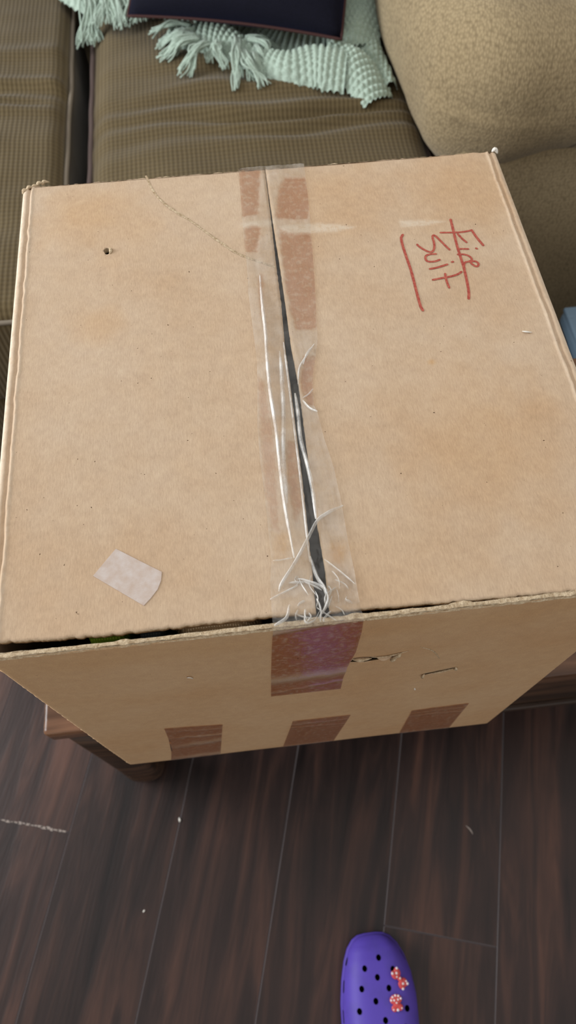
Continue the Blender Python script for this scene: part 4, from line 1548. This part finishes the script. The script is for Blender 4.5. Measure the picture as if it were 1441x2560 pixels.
# foot opening
cuts.append((prism([(0.073 + 0.034 * math.cos(a), -0.432 + 0.050 * math.sin(a)) for a in [2 * math.pi * q / 28 for q in range(28)]], 0.030, 0.15, 'z'), [M['purple']]))
boolean_cut(upper, cuts)
for p in upper.data.polygons:
    p.use_smooth = True
try:
    upper.data.set_sharp_from_angle(angle=math.radians(42))
except Exception:
    pass
# sole
bm = bmesh.new()
oy = sorted(OUT)
ring = [(l, y) for y, l, r in oy] + [(r, y) for y, l, r in oy[::-1]]
lay = []
for z, g in ((0.0, -0.003), (0.004, 0.0008), (0.010, 0.0016), (0.0145, 0.0)):
    c = Vector((0.074, -0.355))
    lay.append([bm.verts.new((x + g * (1 if x > 0.074 else -1), y + g * (1 if y > -0.355 else -1), z)) for x, y in ring])
for a, b_ in zip(lay, lay[1:]):
    for k in range(len(ring)):
        bm.faces.new((a[k], a[(k + 1) % len(ring)], b_[(k + 1) % len(ring)], b_[k]))
bm.faces.new(lay[0][::-1])
bm.faces.new(lay[-1])
child(obj_bm('sole', bm, [M['purple']]), clog)
# heel strap
bm = bmesh.new()
add_tube(bm, spline([(0.020, -0.395, 0.056), (0.018, -0.45, 0.060), (0.036, -0.497, 0.064), (0.073, -0.510, 0.066), (0.110, -0.497, 0.064), (0.127, -0.45, 0.060), (0.124, -0.395, 0.056)], 40), 0.0030, 8, 3.0)
child(obj_bm('heel_strap', bm, [M['purple']]), clog)
for x in (0.0185, 0.1255):
    bm = bmesh.new()
    add_tube(bm, [Vector((x - 0.006, -0.395, 0.056)), Vector((x - 0.004, -0.395, 0.056)), Vector((x + 0.004, -0.395, 0.056)), Vector((x + 0.006, -0.395, 0.056))], 0.008, 14)
    child(obj_bm('strap_rivet', bm, [M['charm_white']]), clog)


def blob(bm, c, r, seg=12):
    ret = bmesh.ops.create_uvsphere(bm, u_segments=seg, v_segments=seg // 2 + 2, radius=1.0)
    for v in ret['verts']:
        v.co = Vector((c[0] + v.co.x * r[0], c[1] + v.co.y * r[1], c[2] + v.co.z * r[2]))


def charm(name, outline_lobes, dots, loc, rotz, zc, sc=1.0, tilt_y=0.30):
    bm = bmesh.new()
    for c, r in outline_lobes:
        blob(bm, (c[0] * sc, c[1] * sc, 0), (r[0] * sc, r[1] * sc, 0.0022))
    T_ = Matrix.Translation((loc[0], loc[1], zc)) @ Matrix.Rotation(tilt_y, 4, 'Y') @ Matrix.Rotation(rotz, 4, 'Z')
    bm.transform(T_)
    o = child(obj_bm(name, bm, [M['charm_red']]), clog)
    bm = bmesh.new()
    for x, y, r in dots:
        blob(bm, (x * sc, y * sc, 0.0016), (r * sc, r * sc, 0.0011), 10)
    bm.transform(T_)
    d = obj_bm('dots', bm, [M['charm_white']])
    d.parent = o
    return o


mm = 0.001
# bow: two flared loops and a knot
charm('bow_charm', [((-6 * mm, 2.2 * mm), (4.6 * mm, 3.4 * mm)), ((-6 * mm, -2.2 * mm), (4.6 * mm, 3.4 * mm)), ((-4 * mm, 0), (4 * mm, 3 * mm)), ((6 * mm, 2.2 * mm), (4.6 * mm, 3.4 * mm)), ((6 * mm, -2.2 * mm), (4.6 * mm, 3.4 * mm)), ((4 * mm, 0), (4 * mm, 3 * mm)), ((0, 0), (2.4 * mm, 2.6 * mm))],
      [(-9 * mm, 3.8 * mm, 1.3 * mm), (-9 * mm, -3.4 * mm, 1.4 * mm), (-6 * mm, 0.4 * mm, 1.4 * mm), (-3.4 * mm, -1.6 * mm, 0.9 * mm), (9 * mm, 3.6 * mm, 1.4 * mm), (9 * mm, -3.6 * mm, 1.3 * mm), (5.6 * mm, -0.4 * mm, 1.4 * mm), (6.4 * mm, 3.8 * mm, 1.0 * mm), (0, 0.3 * mm, 1.2 * mm)],
      (0.1066, -0.2765), math.radians(-57), 0.0605, 1.38, 0.32)
# rounded cap over a flared skirt
charm('cap_charm', [((0, 2.4 * mm), (7.2 * mm, 5.2 * mm)), ((-3.2 * mm, -5.4 * mm), (3.6 * mm, 3.6 * mm)), ((3.2 * mm, -5.4 * mm), (3.6 * mm, 3.6 * mm)), ((0, -3.2 * mm), (4.4 * mm, 3 * mm))],
      [(-5.6 * mm, 2.6 * mm, 1.2 * mm), (-3.4 * mm, 5.4 * mm, 1.2 * mm), (0, 6.4 * mm, 1.2 * mm), (3.4 * mm, 5.4 * mm, 1.2 * mm), (5.6 * mm, 2.6 * mm, 1.2 * mm), (-2.2 * mm, 2.2 * mm, 1.2 * mm), (2.2 * mm, 2.2 * mm, 1.2 * mm), (0, -7.4 * mm, 1.5 * mm), (0, -0.6 * mm, 1.0 * mm), (-4.8 * mm, -6.4 * mm, 0.9 * mm), (4.8 * mm, -6.4 * mm, 0.9 * mm)],
      (0.0962, -0.3035), math.radians(3), 0.0662, 1.28, 0.12)

# ------------------------------------------------------------------ lint on the floor
for nm, lab, pts, r in (('lint_fleck', 'white lint fleck on the plank seam beside the table leg', [(-0.2142, -0.0165, 0.0012), (-0.2131, -0.0206, 0.0022), (-0.2138, -0.0240, 0.0012)], 0.0019),
                        ('lint_fleck', 'tiny white crumb on the bare dark floor', [(-0.2775, -0.1500, 0.001), (-0.2755, -0.1480, 0.0016), (-0.2742, -0.1466, 0.001)], 0.0013),
                        ('lint_fleck', 'pale grey smear of lint on the plank across from the clog toe', [(0.264, -0.083, 0.0006), (0.270, -0.090, 0.0008), (0.273, -0.098, 0.0006)], 0.0014)):
    bm = bmesh.new()
    add_tube(bm, spline(pts, 8), lambda t, r=r: r * (0.25 + math.sin(math.pi * t)) * 0.8, 8, 0.5)
    tag(obj_bm(nm, bm, [M['fibre'] if r > 0.0015 or pts[0][0] < 0 else M['wear']]), lab, 'lint')
